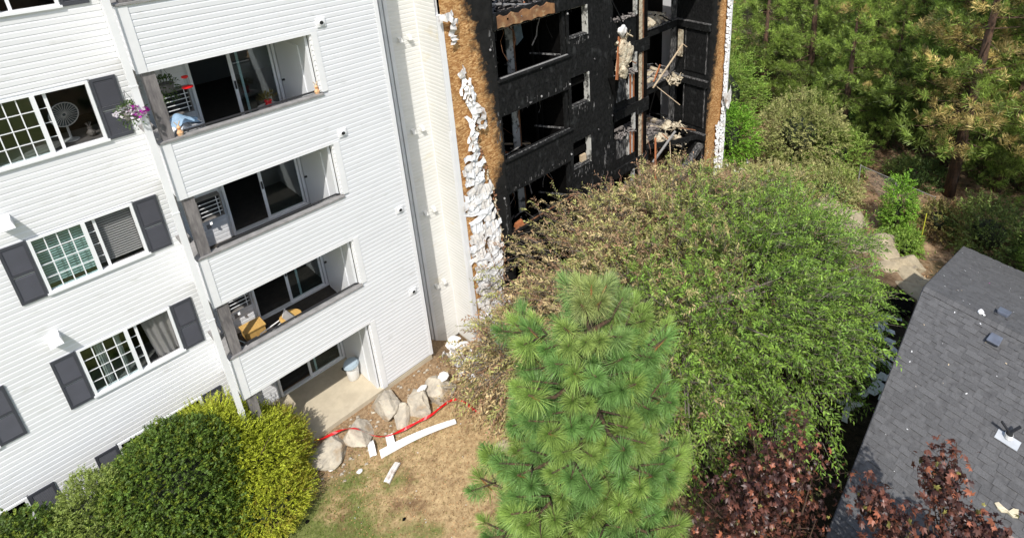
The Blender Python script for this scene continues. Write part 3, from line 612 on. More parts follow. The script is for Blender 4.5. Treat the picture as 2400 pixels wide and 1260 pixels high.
for y in (-0.24, 0.24):
    mb = MB(); mb.tube([(-0.3, y, 0.0), (-0.12, y, 0.38), (0.2, y, 0.48), (0.38, y, 0.82)], 0.014, 6); mb.tube([(-0.32, y, 0.52), (0.22, y, 0.58)], 0.016, 6); mb.tube([(0.2, y, 0.46), (0.3, y, 0)], 0.014, 6); mb.build('side_frame', M['white_plastic'], t)
# fan and vase behind the top window
t = thing('electric_fan', 'white round fan standing behind the top window screen', 'fan', (-4.28, 1.75, 9.13))
mb = MB(); mb.lathe([(0.24, -0.03), (0.25, 0.0), (0.24, 0.03)], n=24); o = mb.build('fan_cage', M['steel_blue'], t); o.rotation_euler = (R(90), 0, 0.3); o.location = (0, 0, 0.55)
mb = MB()
for k in range(26): w_ = k*0.2417; mb.beam((0.03*math.cos(w_), 0.03*math.sin(w_), 0.045), (0.24*math.cos(w_), 0.24*math.sin(w_), 0.04), 0.006, 0.006)
mb.tube([(0.24*math.cos(k*0.2618), 0.24*math.sin(k*0.2618), 0.04) for k in range(25)], 0.010, 5); o = mb.build('fan_grille', M['white_plastic'], t); o.rotation_euler = (R(90), 0, 0.3); o.location = (0, 0, 0.55)
mb = MB(); mb.tube([(0, 0.05, 0), (0, 0.05, 0.5)], 0.02, 8); mb.lathe([(0.13, -0.02), (0.12, 0.01)], n=14); mb.build('stand', M['white_plastic'], t)
t = thing('vase', 'small dark vase with sprigs on the sill inside the top window', 'vase', (-3.98, 1.62, 9.13))
mb = MB(); mb.lathe([(0.03, 0), (0.07, 0.05), (0.075, 0.10), (0.03, 0.16), (0.045, 0.2)], n=12); mb.build('body', M['ac'], t)
mb = MB()
for k in range(6): mb.beam((0, 0, 0.19), (0.05*math.cos(k), 0.05*math.sin(k), 0.3), 0.006, 0.006)
mb.build('sprig', M['wood_grey'], t)
B('window_board', M['room'], apt, (-11.8, -3.4, 1.52, 2.3, 9.02, 9.125)); B('window_board', M['room'], apt, (-11.8, -3.4, 1.52, 2.3, 6.2, 6.3)); B('window_board', M['room'], apt, (-11.8, -3.4, 1.52, 2.3, 3.44, 3.54))
# white bin on the patio
t = thing('pedal_bin', 'white plastic waste bin with loose pale blue lid on the patio', 'waste bin', (-0.36, 1.02, 0.0), rz=0.2)
mb = MB(); mb.lathe([(0.13, 0), (0.155, 0.03), (0.195, 0.50), (0.2, 0.56)], n=20); o = mb.build('body', M['white_plastic'], t, smooth=True); o.scale = (1, 0.88, 1)
mb = MB(); mb.lathe([(0.22, 0.565), (0.225, 0.60), (0.19, 0.68), (0.10, 0.70)], n=20); o = mb.build('lid', M['blue_plastic'], t); o.scale = (1, 0.9, 1); o.rotation_euler = (0.08, -0.06, 0)
mb = MB(); mb.box(-0.25, -0.2, -0.05, 0.1, 0.50, 0.56); mb.build('handle', M['dark'], t)

# ================================================================== BURNT WING
bw_ = thing('burnt_apartment_wing', 'fire gutted charred black wing of the apartment block with empty window openings', 'burnt building', (0, 0, 0))
BT = 13.8
# recessed white walls between the two wings
g = wallbox('recess_wall', M['wall_in'], bw_, 'x', 1.112, 0.1, (2.42, 3.31, -1.05, BT), [])
siding(g, (2.50, 1.112), (1, 0, 0), (0, -1, 0), 0.79, -1.05, BT, m=M['siding_cream'])
g2 = wallbox('recess_side_wall', M['wall_in'], bw_, 'y', 3.33, 0.1, (0.2, 1.1, -1.05, BT), [])
siding(g2, (3.33, 1.09), (0, -1, 0), (-1, 0, 0), 0.96, -1.05, BT, m=M['siding_cream'])
B('inside_corner_trim', M['trim'], bw_, (3.285, 3.315, 1.075, 1.108, -1.0, BT))
g3 = wallbox('deep_recess_wall', M['wall_in'], bw_, 'x', 1.72, 0.1, (1.5, 2.5, -0.85, BT), [])
siding(g3, (1.6, 1.72), (1, 0, 0), (0, -1, 0), 0.9, -0.80, BT, stuff=True)
B('recess_foundation', M['foundation_dark'], bw_, (1.5, 2.5, 1.71, 2.1, -2.6, -0.85))
B('recess_edge_trim', M['trim'], bw_, (2.40, 2.50, 1.07, 1.16, -1.08, BT))
B('recess_return_wall', M['wall_in'], bw_, (2.43, 2.5, 1.17, 1.74, -1.05, BT))
B('recess_base', M['foundation_dark'], bw_, (2.42, 3.45, 1.13, 1.4, -2.6, -1.05)); B('recess_side_base', M['foundation'], bw_, (3.34, 3.5, 0.2, 1.1, -2.6, -1.05))
ds = MB(); ds.box(2.30, 2.38, 1.1, 1.18, -1.1, BT); ds.build('downspout', M['trim'], bw_)
# corner post of the burnt wing, still white
ct = MB(); z = -1.05
pr = random.Random(3)
ct.box(3.305, 3.46, 0.075, 0.2, -1.05, 6.9); ct.box(3.32, 3.47, 0.08, 0.2, 6.905, 10.3); ct.build('corner_trim', M['trim'], bw_)
for z in (9.62, 6.87, 4.12, 1.37):       # pairs of small hooded outlets on the recessed wall
    for x in (2.70, 2.99):
        mb = MB(); mb.hexa([(x-0.055, 0.96, z-0.07), (x+0.055, 0.96, z-0.07), (x+0.06, 1.10, z-0.07), (x-0.06, 1.10, z-0.07), (x-0.045, 0.99, z+0.03), (x+0.045, 0.99, z+0.03), (x+0.055, 1.10, z+0.07), (x-0.055, 1.10, z+0.07)])
        mb.build('vent_hood', M['siding_cream'], bw_)
# openings of the front wall, plane y = 0.1: (x0, x1, z0, z1)
RB = [7.90, 5.18, 2.45, -0.27]
HF = [(5.17, 8.15, 9.95, 12.2), (5.17, 8.15, RB[0], 9.45), (5.18, 8.15, RB[1], 6.70), (5.2, 8.12, RB[2], 3.93), (5.2, 8.1, RB[3], 1.2),
      (8.26, 9.11, 11.2, 12.2), (8.26, 9.11, 8.48, 9.45), (8.25, 9.11, 5.97, 7.05), (8.24, 9.11, 3.55, 4.57), (8.24, 9.08, 0.95, 2.07)]
fw = bpy.data.objects.new('front_wall', None); col.objects.link(fw); fw.parent = bw_
def panels(parent, m, axis, plane, thick, x0, x1, z0, z1, holes, pw=1.22, ph=2.44, name='sheathing_panel', off=0.0):
    x = x0; k = 0
    while x < x1-0.02:
        xe = min(x+pw, x1); z = z0-off*(k % 2)
        while z < z1-0.02:
            ze = min(z+ph, z1); mb = MB(); zz = max(z, z0)
            for a, b, c, e in cut((x+0.004, xe-0.004, zz+0.004, ze-0.004), holes):
                dy = 0.004*((k*7+int(z*3)) % 3)
                if axis == 'x': mb.box(a, b, plane-dy, plane+thick, c, e)
                else: mb.box(plane-dy, plane+thick, a, b, c, e)
            if mb.v: mb.build(name, m, parent)
            z += ph
        x += pw; k += 1
panels(fw, M['osb'], 'x', 0.1, 0.05, 3.46, 5.12, -1.3, 12.6, [], pw=0.84, ph=1.36)
panels(fw, M['char'], 'x', 0.1, 0.05, 5.12, 10.45, -1.3, 12.2, HF, ph=1.22, pw=2.44, off=0.6)
st = MB()   # framing behind the front wall
for x in np.arange(3.55, 10.4, 0.41):
    for a, b, c, e in cut((x, x+0.04, -1.3, 12.2), [(h[0]-0.03, h[1]+0.03, h[2], h[3]) for h in HF]): st.box(a, b, 0.155, 0.25, c, e)
st.build('wall_stud', M['char_black'], fw)
# jambs and sills of the burnt openings
for x0, x1, z0, z1 in HF[6:]:
    mb = MB(); mb.box(x1-0.004, x1+0.04, 0.06, 0.30, z0-0.05, z1); mb.build('window_jamb', M['drywall'] if z0 > 1 else M['char_pale'], bw_)
    mb = MB(); mb.box(x0-0.02, x1-0.01, 0.07, 0.30, z0-0.05, z0-0.002); mb.build('window_sill', M['char_pale'], bw_)
    B('window_head', M['char_black'], bw_, (x0-0.02, x1-0.01, 0.151, 0.30, z1+0.001, z1+0.05))
for i, (x0, x1, z0, z1) in enumerate(HF[1:5]):
    mb = MB(); mb.box(x0-0.05, x1+0.12, 0.03, 0.32, z0-0.05, z0-0.002); mb.build('parapet_cap', M['char'], bw_)
    mb = MB(); mb.beam((x0+0.1, 0.12, z0+0.035), (x1+0.02, 0.12, z0+0.035), 0.045, 0.03); mb.build('handrail', (M['cap'], M['char_pale'], M['burnt_wood'], M['char'])[i], bw_)
    B('opening_header', M['char_black'], bw_, (x0, x1, 0.152, 0.25, z1+0.002, z1+0.2))
    if i < 3:
        B('balcony_side_post', M['char'], bw_, (8.02, 8.14, 0.16, 0.3, z0, z1))
        s = MB(); s.beam((7.55, 1.3, z0+0.0), (8.08, 0.3, z0+0.0), 0.05, 0.05); s.build('side_rail', M['char_pale'], bw_)
        s = MB(); s.box(7.05, 7.35, 1.9, 1.95, z0-0.95, z1+0.15); s.build('charred_wall_strip', M['drywall'], bw_)
        s = MB(); s.box(7.36, 7.42, 1.9, 1.97, z0-0.95, z1+0.15); s.build('stud', M['burnt_wood'], bw_)
        for sx_ in (7.6, 7.85): s = MB(); s.box(sx_, sx_+0.05, 1.2, 1.3, z0-0.95, z1+0.15); s.build('stud', M['char_black'], bw_)
        # a window frame in the far wall of the room with a grey blue pane
        s = MB()
        wx, wz = 6.75, z0+0.02
        s.box(wx, wx+0.95, 3.2, 3.28, wz, wz+0.06); s.box(wx, wx+0.95, 3.2, 3.28, wz+0.62, wz+0.68); s.box(wx, wx+0.06, 3.2, 3.28, wz+0.06, wz+0.62); s.box(wx+0.89, wx+0.95, 3.2, 3.28, wz+0.06, wz+0.62)
        f_ = s.build('inner_window_frame', M['char_pale'], bw_); B('inner_pane', M['steel_blue'], f_, (wx+0.06, wx+0.89, 3.23, 3.25, wz+0.06, wz+0.62))
# jagged edges, shreds and wires left in the burnt openings
jr = random.Random(77); mb = MB()
for x0, x1, z0, z1 in HF:
    for i in range(int((x1-x0)*9)):
        x = jr.uniform(x0, x1); l = jr.uniform(0.03, 0.16); w_ = jr.uniform(0.02, 0.09); mb.tri((x, 0.12, z1+0.004), (x+w_, 0.14, z1+0.004), (x+w_*jr.random(), 0.12, z1-l))
    for i in range(int((z1-z0)*7)):
        z = jr.uniform(z0, z1); l = jr.uniform(0.02, 0.09); w_ = jr.uniform(0.03, 0.14)
        xx, sg = ((x0-0.002, 1), (x1+0.002, -1))[jr.random() < 0.5]; mb.tri((xx, 0.115, z), (xx, 0.135, z+w_), (xx+sg*l, 0.12, z+w_*0.4))
tag(mb.build('charred_splinters', M['char_black'], bw_), kind='stuff')
for i in range(54):
    o_ = HF[jr.choice((1, 1, 2, 2, 3, 3, 6, 7, 8))]; x = jr.uniform(o_[0]+0.1, o_[1]-0.1); y = jr.uniform(0.35, 2.6); zt = o_[3]+0.1; l = jr.uniform(0.3, 1.5); mb = MB()
    p = [(x, y, zt)]; 
    for k in range(4): p.append((p[-1][0]+jr.gauss(0, 0.12), p[-1][1]+jr.gauss(0, 0.08), p[-1][2]-l/4))
    mb.tube(p, jr.choice((0.006, 0.009, 0.02)), 4); mb.build('hanging_wire', M[jr.choice(('char_pale', 'debris', 'cap', 'char', 'burnt_wood'))], bw_)
for i in range(70):
    big_ = i % 2; x0, x1 = ((5.3, 8.0), (12.1, 17.2))[big_]; f_ = jr.choice((9.62, 6.9, 4.16, 1.42) if not big_ else (6.9, 4.16, 1.42)); y = jr.uniform(0.3, 2.6) if not big_ else jr.uniform(1.9, 3.2)
    c = Vector((jr.uniform(x0, x1), y, f_+jr.uniform(0.02, 0.5))); d = Vector((jr.gauss(0, 1), jr.gauss(0, 0.5), jr.gauss(0, 0.5))).normalized()*jr.uniform(0.2, 0.75); mb = MB(); mb.beam(c-d, c+d, jr.uniform(0.02, 0.09), jr.uniform(0.015, 0.05)); mb.build('broken_lath', M[jr.choice(('char_pale', 'debris', 'burnt_wood', 'char', 'char', 'pale_wood', 'drywall', 'orange_wood'))], bw_)
# slabs and rooms
flb = [9.62, 6.90, 4.16, 1.42, -1.3]
for i, f in enumerate(flb):
    s = MB(); s.box(3.6, 10.4, 0.26, 7.9, f-0.25, f); s.build('burnt_floor', M['char_black'] if i else M['debris'], bw_)
s = MB(); s.box(3.55, 10.4, 4.2, 4.3, -2, 9.4); s.box(3.5, 3.6, 0.3, 8, -2, 12); s.box(10.35, 10.44, 0.16, 8.0, -2, 12.2); s.box(10.45, 18.9, 3.9, 4.0, -2.2, 9.4); s.box(5.0, 5.06, 0.26, 4.2, -1.3, 9.4); s.box(8.18, 8.24, 0.5, 4.2, -1.3, 9.4)
s.build('burnt_inner_wall', M['char_black'], bw_)
# scorched rim board and wreckage of the collapsed top balcony
n = 16; mb = MB()
for i in range(n):
    x0, x1 = 5.25+i*2.35/n, 5.25+(i+1)*2.35/n; j0, j1 = 0.05*math.sin(i*1.9), 0.05*math.sin((i+1)*1.9)
    mb.hexa([(x0, 0.04, 9.5+0.5*j0), (x1, 0.04, 9.5+0.5*j1), (x1, 0.095, 9.5+0.5*j1), (x0, 0.095, 9.5+0.5*j0), (x0, 0.04, 9.84+j0), (x1, 0.04, 9.84+j1), (x1, 0.095, 9.84+j1), (x0, 0.095, 9.84+j0)])
mb.build('scorched_rim_board', mat('brown_scorched_board', (0.30, 0.15, 0.062), 0.85, (0.13, 0.06, 0.03), 3, detail=8, c3=(0.40, 0.27, 0.14), c3scale=5, c3lo=0.55, c3hi=0.7), bw_)
B('charred_rim_board', M['char'], bw_, (7.62, 8.24, 0.03, 0.095, 9.48, 9.93)); B('charred_rim_board', M['char'], bw_, (5.12, 5.24, 0.03, 0.095, 9.48, 9.93))
def rubble(name, parent, m, x0, x1, y0, y1, z, h, n, L=(0.1, 0.6), t=(0.02, 0.07), seed=1, flat=0.3):
    r_ = random.Random(seed); mb = MB()
    for i in range(n):
        x, y = r_.uniform(x0, x1), r_.uniform(y0, y1); zz = z+r_.uniform(0.02, h)*r_.random()**0.5; l = r_.uniform(*L); a = r_.uniform(0, 6.28); e = r_.gauss(0, flat)
        w = r_.uniform(*t); d = Vector((math.cos(a), math.sin(a), math.sin(e)))*l/2
        mb.beam(Vector((x, y, zz))-d, Vector((x, y, zz))+d, w, w*r_.uniform(0.2, 1), up=(r_.gauss(0, 1), r_.gauss(0, 1), 1))
    return mb.build(name, m, parent)
tag(rubble('top_wreckage', bw_, M['debris'], 5.2, 8.1, 0.2, 2.4, 9.62, 0.35, 160, seed=3), kind='stuff')
tag(rubble('dark_wreckage', bw_, M['char_black'], 5.2, 8.1, 0.2, 2.6, 9.7, 0.6, 120, seed=4), kind='stuff')
tag(rubble('white_wreckage', bw_, M['char_pale'], 5.2, 8.1, 0.3, 2.0, 9.7, 0.4, 70, seed=5), kind='stuff')
for i, (a, b, m) in enumerate((((5.35, 0.5, 10.15), (6.9, 0.35, 9.85), 'cap'), ((5.9, 1.2, 10.1), (8.0, 0.9, 10.15), 'pale_wood'), ((7.4, 0.3, 9.9), (7.45, 0.35, 10.8), 'orange_wood'), ((7.65, 0.3, 9.9), (7.6, 0.4, 10.8), 'orange_wood'), ((8.0, 0.4, 9.95), (8.05, 0.4, 10.6), 'orange_wood'), ((7.7, 0.25, 10.2), (8.1, 0.3, 10.25), 'burnt_wood'))):
    mb = MB(); mb.beam(a, b, 0.05, 0.05); mb.build('loose_stud', M[m], bw_)
for i in range(3):     # rubble on the balcony floors, orange brick-like scrap on the lowest
    z = flb[i+1]; tag(rubble('balcony_rubble', bw_, M['debris'], 5.3, 8.0, 0.35, 2.0, z, 0.15, 40, seed=20+i), kind='stuff')
mb = MB(); mb.hexa([(5.42, 0.15, 2.46), (5.75, 0.12, 2.46), (5.78, 0.3, 2.46), (5.45, 0.32, 2.46), (5.45, 0.16, 2.62), (5.72, 0.14, 2.66), (5.74, 0.28, 2.66), (5.48, 0.3, 2.60)]); mb.build('orange_scrap', M['orange_wood'], bw_)
B('cardboard_scrap', M['pale_wood'], bw_, (8.75, 9.02, 0.2, 0.3, 3.56, 3.82))
# torn drywall and rags hanging in the top opening
mb = MB(); mb.hexa([(7.0, 1.3, 8.3), (7.3, 1.3, 8.5), (7.3, 1.36, 8.5), (7.0, 1.36, 8.3), (6.9, 1.3, 9.4), (7.2, 1.3, 9.4), (7.2, 1.36, 9.4), (6.9, 1.36, 9.4)]); mb.build('torn_drywall', M['steel_blue'], bw_)
for k, (x, z) in enumerate(((6.2, 9.3), (5.95, 9.2), (6.05, 6.5), (6.3, 3.8))):
    mb = MB(); mb.hexa([(x, 2.0, z-0.9), (x+0.12, 2.0, z-0.75), (x+0.12, 2.04, z-0.75), (x, 2.04, z-0.9), (x-0.08, 2.0, z), (x+0.3, 2.0, z), (x+0.3, 2.04, z), (x-0.08, 2.04, z)]); mb.build('hanging_rag', M['debris'], bw_)
# small clips and flakes on the charred front
for x, z in ((9.47, 7.42), (9.6, 4.62), (8.2, 9.32), (8.18, 6.86), (10.4, 4.9), (8.12, 4.2), (6.85, 6.85), (4.98, 3.9), (4.95, 8.93), (6.9, 7.83)):
    mb = MB(); mb.lathe([(0.035, -0.02), (0.045, 0.0), (0.02, 0.03)], n=8); o = mb.build('metal_clip', M['char_pale'] if x > 9 else M['cap'], bw_); o.location = (x, 0.075, z); o.rotation_euler = (R(80), 0.3, 0.5)
mb = MB()
for x, z, h in ((9.95, 3.2, 0.5), (9.2, 1.9, 0.45), (9.9, 1.55, 0.6), (10.2, 1.4, 0.7), (9.7, 1.3, 0.5), (5.0, 2.95, 0.9)):
    mb = MB(); w_ = 0.16 if x > 6 else 0.03
    mb.hexa([(x-w_*0.4, 0.083, z-h*0.5), (x+w_*0.3, 0.083, z-h*0.42), (x+w_*0.3, 0.096, z-h*0.42), (x-w_*0.4, 0.096, z-h*0.5), (x-w_*0.2, 0.083, z+h*0.4), (x+w_*0.6, 0.083, z+h*0.5), (x+w_*0.6, 0.096, z+h*0.5), (x-w_*0.2, 0.096, z+h*0.4)]); mb.build('ash_flake', M['char_pale'], bw_)

# ---- set-back wall with windows, y = 1.35, x 10.45 .. 14.2
HB = [(12.0, 13.45, 8.0, 9.2), (12.0, 13.45, 5.58, 6.42), (12.0, 13.35, 2.88, 3.67), (12.0, 13.3, 0.2, 0.95)]
mwall = bpy.data.objects.new('set_back_wall', None); col.objects.link(mwall); mwall.parent = bw_
panels(mwall, M['char'], 'x', 1.35, 0.06, 10.46, 12.0, -1.4, 9.5, HB)
panels(mwall, M['char'], 'x', 1.35, 0.06, 12.0, 13.45, -1.4, 9.5, HB+[(12.75, 13.45, 4.35, 5.55), (12.75, 13.45, 1.7, 2.85)], ph=1.37, pw=1.45)
for i, (x0, x1, z0, z1) in enumerate(HB):
    B('window_jamb', M['drywall'], bw_, (x1-0.12, x1, 1.28, 1.42, z0, z1)); tag(rubble('sill_rubble', bw_, M['debris'], x0+0.05, x1-0.1, 1.2, 1.5, z0-0.04, 0.16, 45, (0.05, 0.3), seed=40+i), kind='stuff')
    if i: B('header_beam', M['char'], bw_, (11.9, 14.3, 1.26, 1.34, z1+0.03, z1+0.45))
    B('room_behind', M['char_black'], bw_, (11.6, 14.2, 3.4, 3.5, z0-1.0, z1+0.3))
for z0, z1 in ((4.4, 5.5), (1.75, 2.8)):      # studs laid bare under the windows
    for x, m, w_ in ((12.85, 'drywall', 0.14), (13.02, 'orange_wood', 0.1), (13.16, 'drywall', 0.05), (13.25, 'orange_wood', 0.08)): B('bare_stud', M[m], bw_, (x, x+w_, 1.33, 1.4, z0, z1))
    B('hanging_plate', M['char_pale'], bw_, (12.1, 12.75, 1.31, 1.345, z0+0.1, z1-0.05))
for z0, z1 in ((6.55, 9.4), (3.75, 6.3), (1.0, 3.5), (-1.2, 0.8)):    # the posts between wall and balcony
    B('corner_stud', M['insulation'], bw_, (13.62, 13.82, 1.30, 1.4, z0, z1)); B('corner_stud', M['burnt_wood'], bw_, (13.84, 13.94, 1.31, 1.4, z0, z1)); B('corner_stud', M['char_black'], bw_, (13.47, 13.6, 1.31, 1.42, z0, z1)); B('corner_stud', M['char_black'], bw_, (14.02, 14.2, 1.31, 1.42, z0, z1))
    B('corner_plate', M['char'], bw_, (13.45, 14.25, 1.24, 1.42, z0-0.24, z0-0.02))
# ---- back wall of the lost balconies, y = 2.0, x 14.2 .. 17.4, and the closet wall x = 17.4
for i, f in enumerate((6.9, 4.16, 1.42)):
    B('rim_joist', M['char'], bw_, (14.2, 17.38, 1.86, 1.99, f-0.38, f-0.03)); B('rim_cap', M['char_pale'], bw_, (14.2, 17.4, 1.80, 2.1, f-0.026, f))
    B('burnt_floor', M['debris'], bw_, (14.2, 17.4, 2.12, 5.7, f-0.2, f-0.01))
    B('side_ledge', M['char'], bw_, (17.22, 17.38, 0.12, 1.85, f-0.34, f-0.05)); B('side_ledge_cap', M['char_pale'], bw_, (17.2, 17.38, 0.12, 1.79, f-0.045, f-0.01))
    tag(rubble('floor_rubble', bw_, M['debris'], 14.3, 17.2, 2.0, 3.4, f, 0.3, 70, seed=60+i), kind='stuff')
    tag(rubble('pale_floor_rubble', bw_, M['insulation'], 14.4, 17.0, 2.0, 3.4, f, 0.2, 18, (0.2, 0.9), (0.05, 0.3), seed=70+i, flat=0.1), kind='stuff')
    B('door_post', M['char_pale'], bw_, (17.02, 17.10, 2.0, 2.1, f, f+2.2)); B('wall_pier', M['char_pale'], bw_, (17.12, 17.38, 2.0, 2.1, f+0.0, f+2.3)); B('pier_insulation', M['insulation'], bw_, (17.39, 17.5, 1.55, 1.9, f+1.1, f+2.2) if i != 1 else (17.3, 17.38, 1.6, 1.85, f+0.9, f+2.2))
    # closet doors
    d_ = MB(); d_.box(17.34, 17.38, 0.32, 1.42, f-2.45, f-0.4); dd = d_.build('closet_door', M['char'], bw_)
    d_ = MB()
    for a in (0.28, 1.43): d_.box(17.32, 17.38, a, a+0.035, f-2.45, f-0.36)
    d_.box(17.32, 17.38, 0.315, 1.43, f-0.398, f-0.36); d_.build('door_casing', M['char_pale'], dd)
B('closet_side', M['char'], bw_, (17.39, 17.48, 0.16, 2.1, -1.4, 9.4)); B('soffit', M['char_black'], bw_, (14.2, 17.4, 0.15, 5.8, 9.45, 9.6))
# end strip of the front wall and curled siding at the far corner
panels(bw_, M['osb_right'], 'x', 0.1, 0.06, 17.4, 18.92, -1.4, 11.0, [], pw=0.76, ph=2.44)
B('end_wall', M['siding'], bw_, (18.93, 19.0, 0.1, 8.0, -2.4, 11.0))
def strip(parent, m, c, w, h, tilt, curl, yaw=0.0, seed=0, name='siding_strip', nrm=(0, -1, 0)):
    "a softened piece of siding: a curled and sagging ribbon"
    r_ = random.Random(seed); n = 8; V = []; F = []; ph = r_.uniform(0, 6.28); fq = r_.uniform(5, 11)
    for i in range(n+1):
        u = i/n-0.5; wob = 0.028*math.sin(u*fq+ph)
        for j in range(4):
            v = j/3-0.5; x = u*w; z = v*h*(1-0.5*abs(u))+wob-h*0.3*math.cos(u*math.pi)+(0.05*r_.uniform(-1, 1) if j == 0 else 0); y = -curl*0.6*(0.5-abs(u))*w-0.03*(0.5-v)-0.035*(1 if (i % 3 == 0) else 0)-0.015*r_.random()
            xr = x*math.cos(tilt)-z*math.sin(tilt); zr = x*math.sin(tilt)+z*math.cos(tilt)
            V.append((c[0]+xr*math.cos(yaw)-y*math.sin(yaw), c[1]+xr*math.sin(yaw)+y*math.cos(yaw), c[2]+zr))
    for i in range(n):
        for j in range(3): q = i*4+j; F.append((q, q+4, q+5, q+1))
    b = MB(); b.v = V; b.f = F; o = b.build(name, m, parent)
    return o
# melted courses heaped down the left corner: (x0, x1) band at each height
r_ = random.Random(11)
def bandx(z): return 3.5, float(np.interp(z, [-0.9, 0.3, 1.6, 3.0, 4.4, 5.7, 6.4, 7.0, 7.7, 8.4], [4.55, 4.5, 4.62, 4.62, 4.45, 4.18, 4.05, 4.15, 4.2, 3.95]))
z = -0.9; k = 0
while z < 8.3:
    a, b = bandx(z); full = z < 6.0
    if full:
        nn = r_.choice((1, 2, 2)) if b-a > 0.7 else 1
        for q in range(nn):
            w_ = (b-a)/nn*r_.uniform(0.8, 1.2); cx_ = a+(b-a)*(q+0.5)/nn+r_.uniform(-0.09, 0.09)
            strip(fw, M['scrap'] if r_.random() < 0.55 else M['trim'], (cx_, 0.06-0.02*q, z+r_.uniform(-0.05, 0.05)), w_, r_.uniform(0.14, 0.3), r_.uniform(-0.12, 0.32), r_.uniform(0.05, 0.2), r_.uniform(-0.2, 0.2), seed=k)
    else:
        strip(fw, M['trim'] if k % 3 else M['scrap'], (b-0.12+r_.uniform(-0.08, 0.04), 0.03, z), r_.uniform(0.5, 0.95), r_.uniform(0.07, 0.16), r_.uniform(1.2, 2.0), r_.uniform(0.05, 0.3), r_.uniform(-0.5, 0.5), seed=k)
    z += r_.uniform(0.09, 0.16) if full else r_.uniform(0.11, 0.19); k += 1
for (x, z, w_, t_) in ((3.8, 8.62, 0.35, 0.5), (3.62, 9.95, 0.5, 1.3), (3.72, 10.15, 0.5, -0.6), (3.5, 10.3, 0.6, 0.1), (3.62, 9.6, 0.3, 1.5), (4.3, 7.1, 0.5, 0.9), (4.15, 7.3, 0.5, 1.4), (4.35, 6.8, 0.4, 0.3)):
    strip(fw, M['scrap'], (x, 0.02, z), w_, 0.2, t_, 0.5, 0.2, seed=int(x*97+z*13))
for i in range(30):     # the melted edge, brown and thin
    z = -0.6+i*0.27; a, b = bandx(z); strip(fw, M['insulation'] if i % 2 else M['burnt_wood'], (b+0.06, 0.06, z), 0.32, 0.05, 1.45+r_.uniform(-0.3, 0.3), 0.1, 0, seed=100+i, name='melted_edge')
# right corner
z = -1.2; k = 0
while z < 10.6:
    strip(bw_, M['trim'] if k % 4 else M['scrap'], (18.72+r_.uniform(-0.05, 0.05), 0.05, z), 0.5+0.1*(z < 2), 0.19, r_.uniform(-0.5, -0.1), r_.uniform(0.15, 0.4), seed=300+k)
    if z < 1.8: strip(bw_, M['trim'], (18.25+r_.uniform(-0.05, 0.05), 0.04, z), 0.4, 0.18, r_.uniform(-0.5, 0.5), 0.3, seed=400+k)
    z += 0.17; k += 1
strip(bw_, M['scrap'], (18.75, -0.1, 3.15), 0.75, 0.75, 0.2, 0.4, seed=900, name='curled_siding_sheet'); strip(bw_, M['scrap'], (18.82, -0.12, 2.7), 0.5, 0.45, -0.4, 0.5, seed=901, name='curled_siding_sheet')
B('corner_trim', M['trim'], bw_, (18.9, 19.02, 0.02, 0.098, -1.3, 10.8))
fr_ = random.Random(44); mb = MB()
for cx_, cz, n_, sx_, sz_ in ((10.0, 1.5, 60, 0.45, 0.5), (9.3, 2.0, 22, 0.18, 0.35), (9.95, 3.3, 26, 0.14, 0.3), (8.7, 3.2, 18, 0.3, 0.12), (5.0, 3.1, 14, 0.03, 0.35), (8.6, 8.2, 16, 0.35, 0.1), (8.7, 5.7, 16, 0.35, 0.1), (6.9, 6.75, 26, 1.1, 0.05), (6.9, 4.0, 26, 1.1, 0.05), (5.0, 9.0, 12, 0.05, 0.3), (5.0, 6.3, 12, 0.05, 0.3), (10.3, 5.5, 14, 0.1, 1.5)):
    for i in range(n_):
        x, z, w_, h = fr_.gauss(cx_, sx_), fr_.gauss(cz, sz_), fr_.uniform(0.01, 0.06), fr_.uniform(0.03, 0.22)
        if any(a-0.03 < x < b+0.03 and c-0.03 < z < e+0.03 for a, b, c, e in HF) or x > 10.4: continue
        mb.hexa([(x, 0.078, z), (x+w_, 0.078, z+0.02), (x+w_, 0.088, z+0.02), (x, 0.088, z), (x+w_*0.3, 0.078, z+h), (x+w_*fr_.uniform(0.5, 1.4), 0.078, z+h*0.8), (x+w_, 0.088, z+h*0.8), (x+w_*0.3, 0.088, z+h)])
tag(mb.build('peeling_ash', M['char_pale'], bw_), kind='stuff')
# pieces hanging on the front: orange plank and a sheet of insulation, black rags below
mb = MB(); mb.beam((10.72, -0.02, 7.95), (10.2, -0.32, 6.5), 0.2, 0.03, up=(0.3, -1, 0)); mb.build('hanging_plank', M['orange_wood'], bw_)
def blob(name, m, parent, c, s, seed=1, sub=3, amp=0.3, rot=(0, 0, 0), squash=None, sharp=1.0):
    import bmesh
    bm = bmesh.new(); bmesh.ops.create_icosphere(bm, subdivisions=sub, radius=1.0)
    off = np.random.default_rng(seed).uniform(-50, 50, 3)
    P = np.array([v.co[:] for v in bm.verts]); n1 = noise(P+off, 1.2, 3)+0.5*noise(P+off, 3.1, 4)+0.2*noise(P*1.0+off, 7, 5)
    q = np.sign(n1)*np.abs(n1)**sharp; P = P*(1+amp*q)[:, None]
    if squash is not None: P = np.clip(P, -squash, squash)
    for v, p in zip(bm.verts, P): v.co = p*np.array(s)
    me = bpy.data.meshes.new(name); bm.to_mesh(me); bm.free(); me.materials.append(m); me.polygons.foreach_set('use_smooth', [sub > 3]*len(me.polygons))
    o = bpy.data.objects.new(name, me); col.objects.link(o); o.location = c; o.rotation_euler = rot
    if parent: o.parent = parent
    return o
mb = MB(); mb.hexa([(10.45, -0.1, 6.7), (10.95, -0.05, 6.75), (10.95, 0.02, 6.75), (10.45, -0.02, 6.7), (10.75, -0.08, 7.85), (11.15, -0.05, 7.9), (11.15, 0.03, 7.9), (10.75, 0.0, 7.85)]); mb.build('hanging_board', M['pale_wood'], bw_)
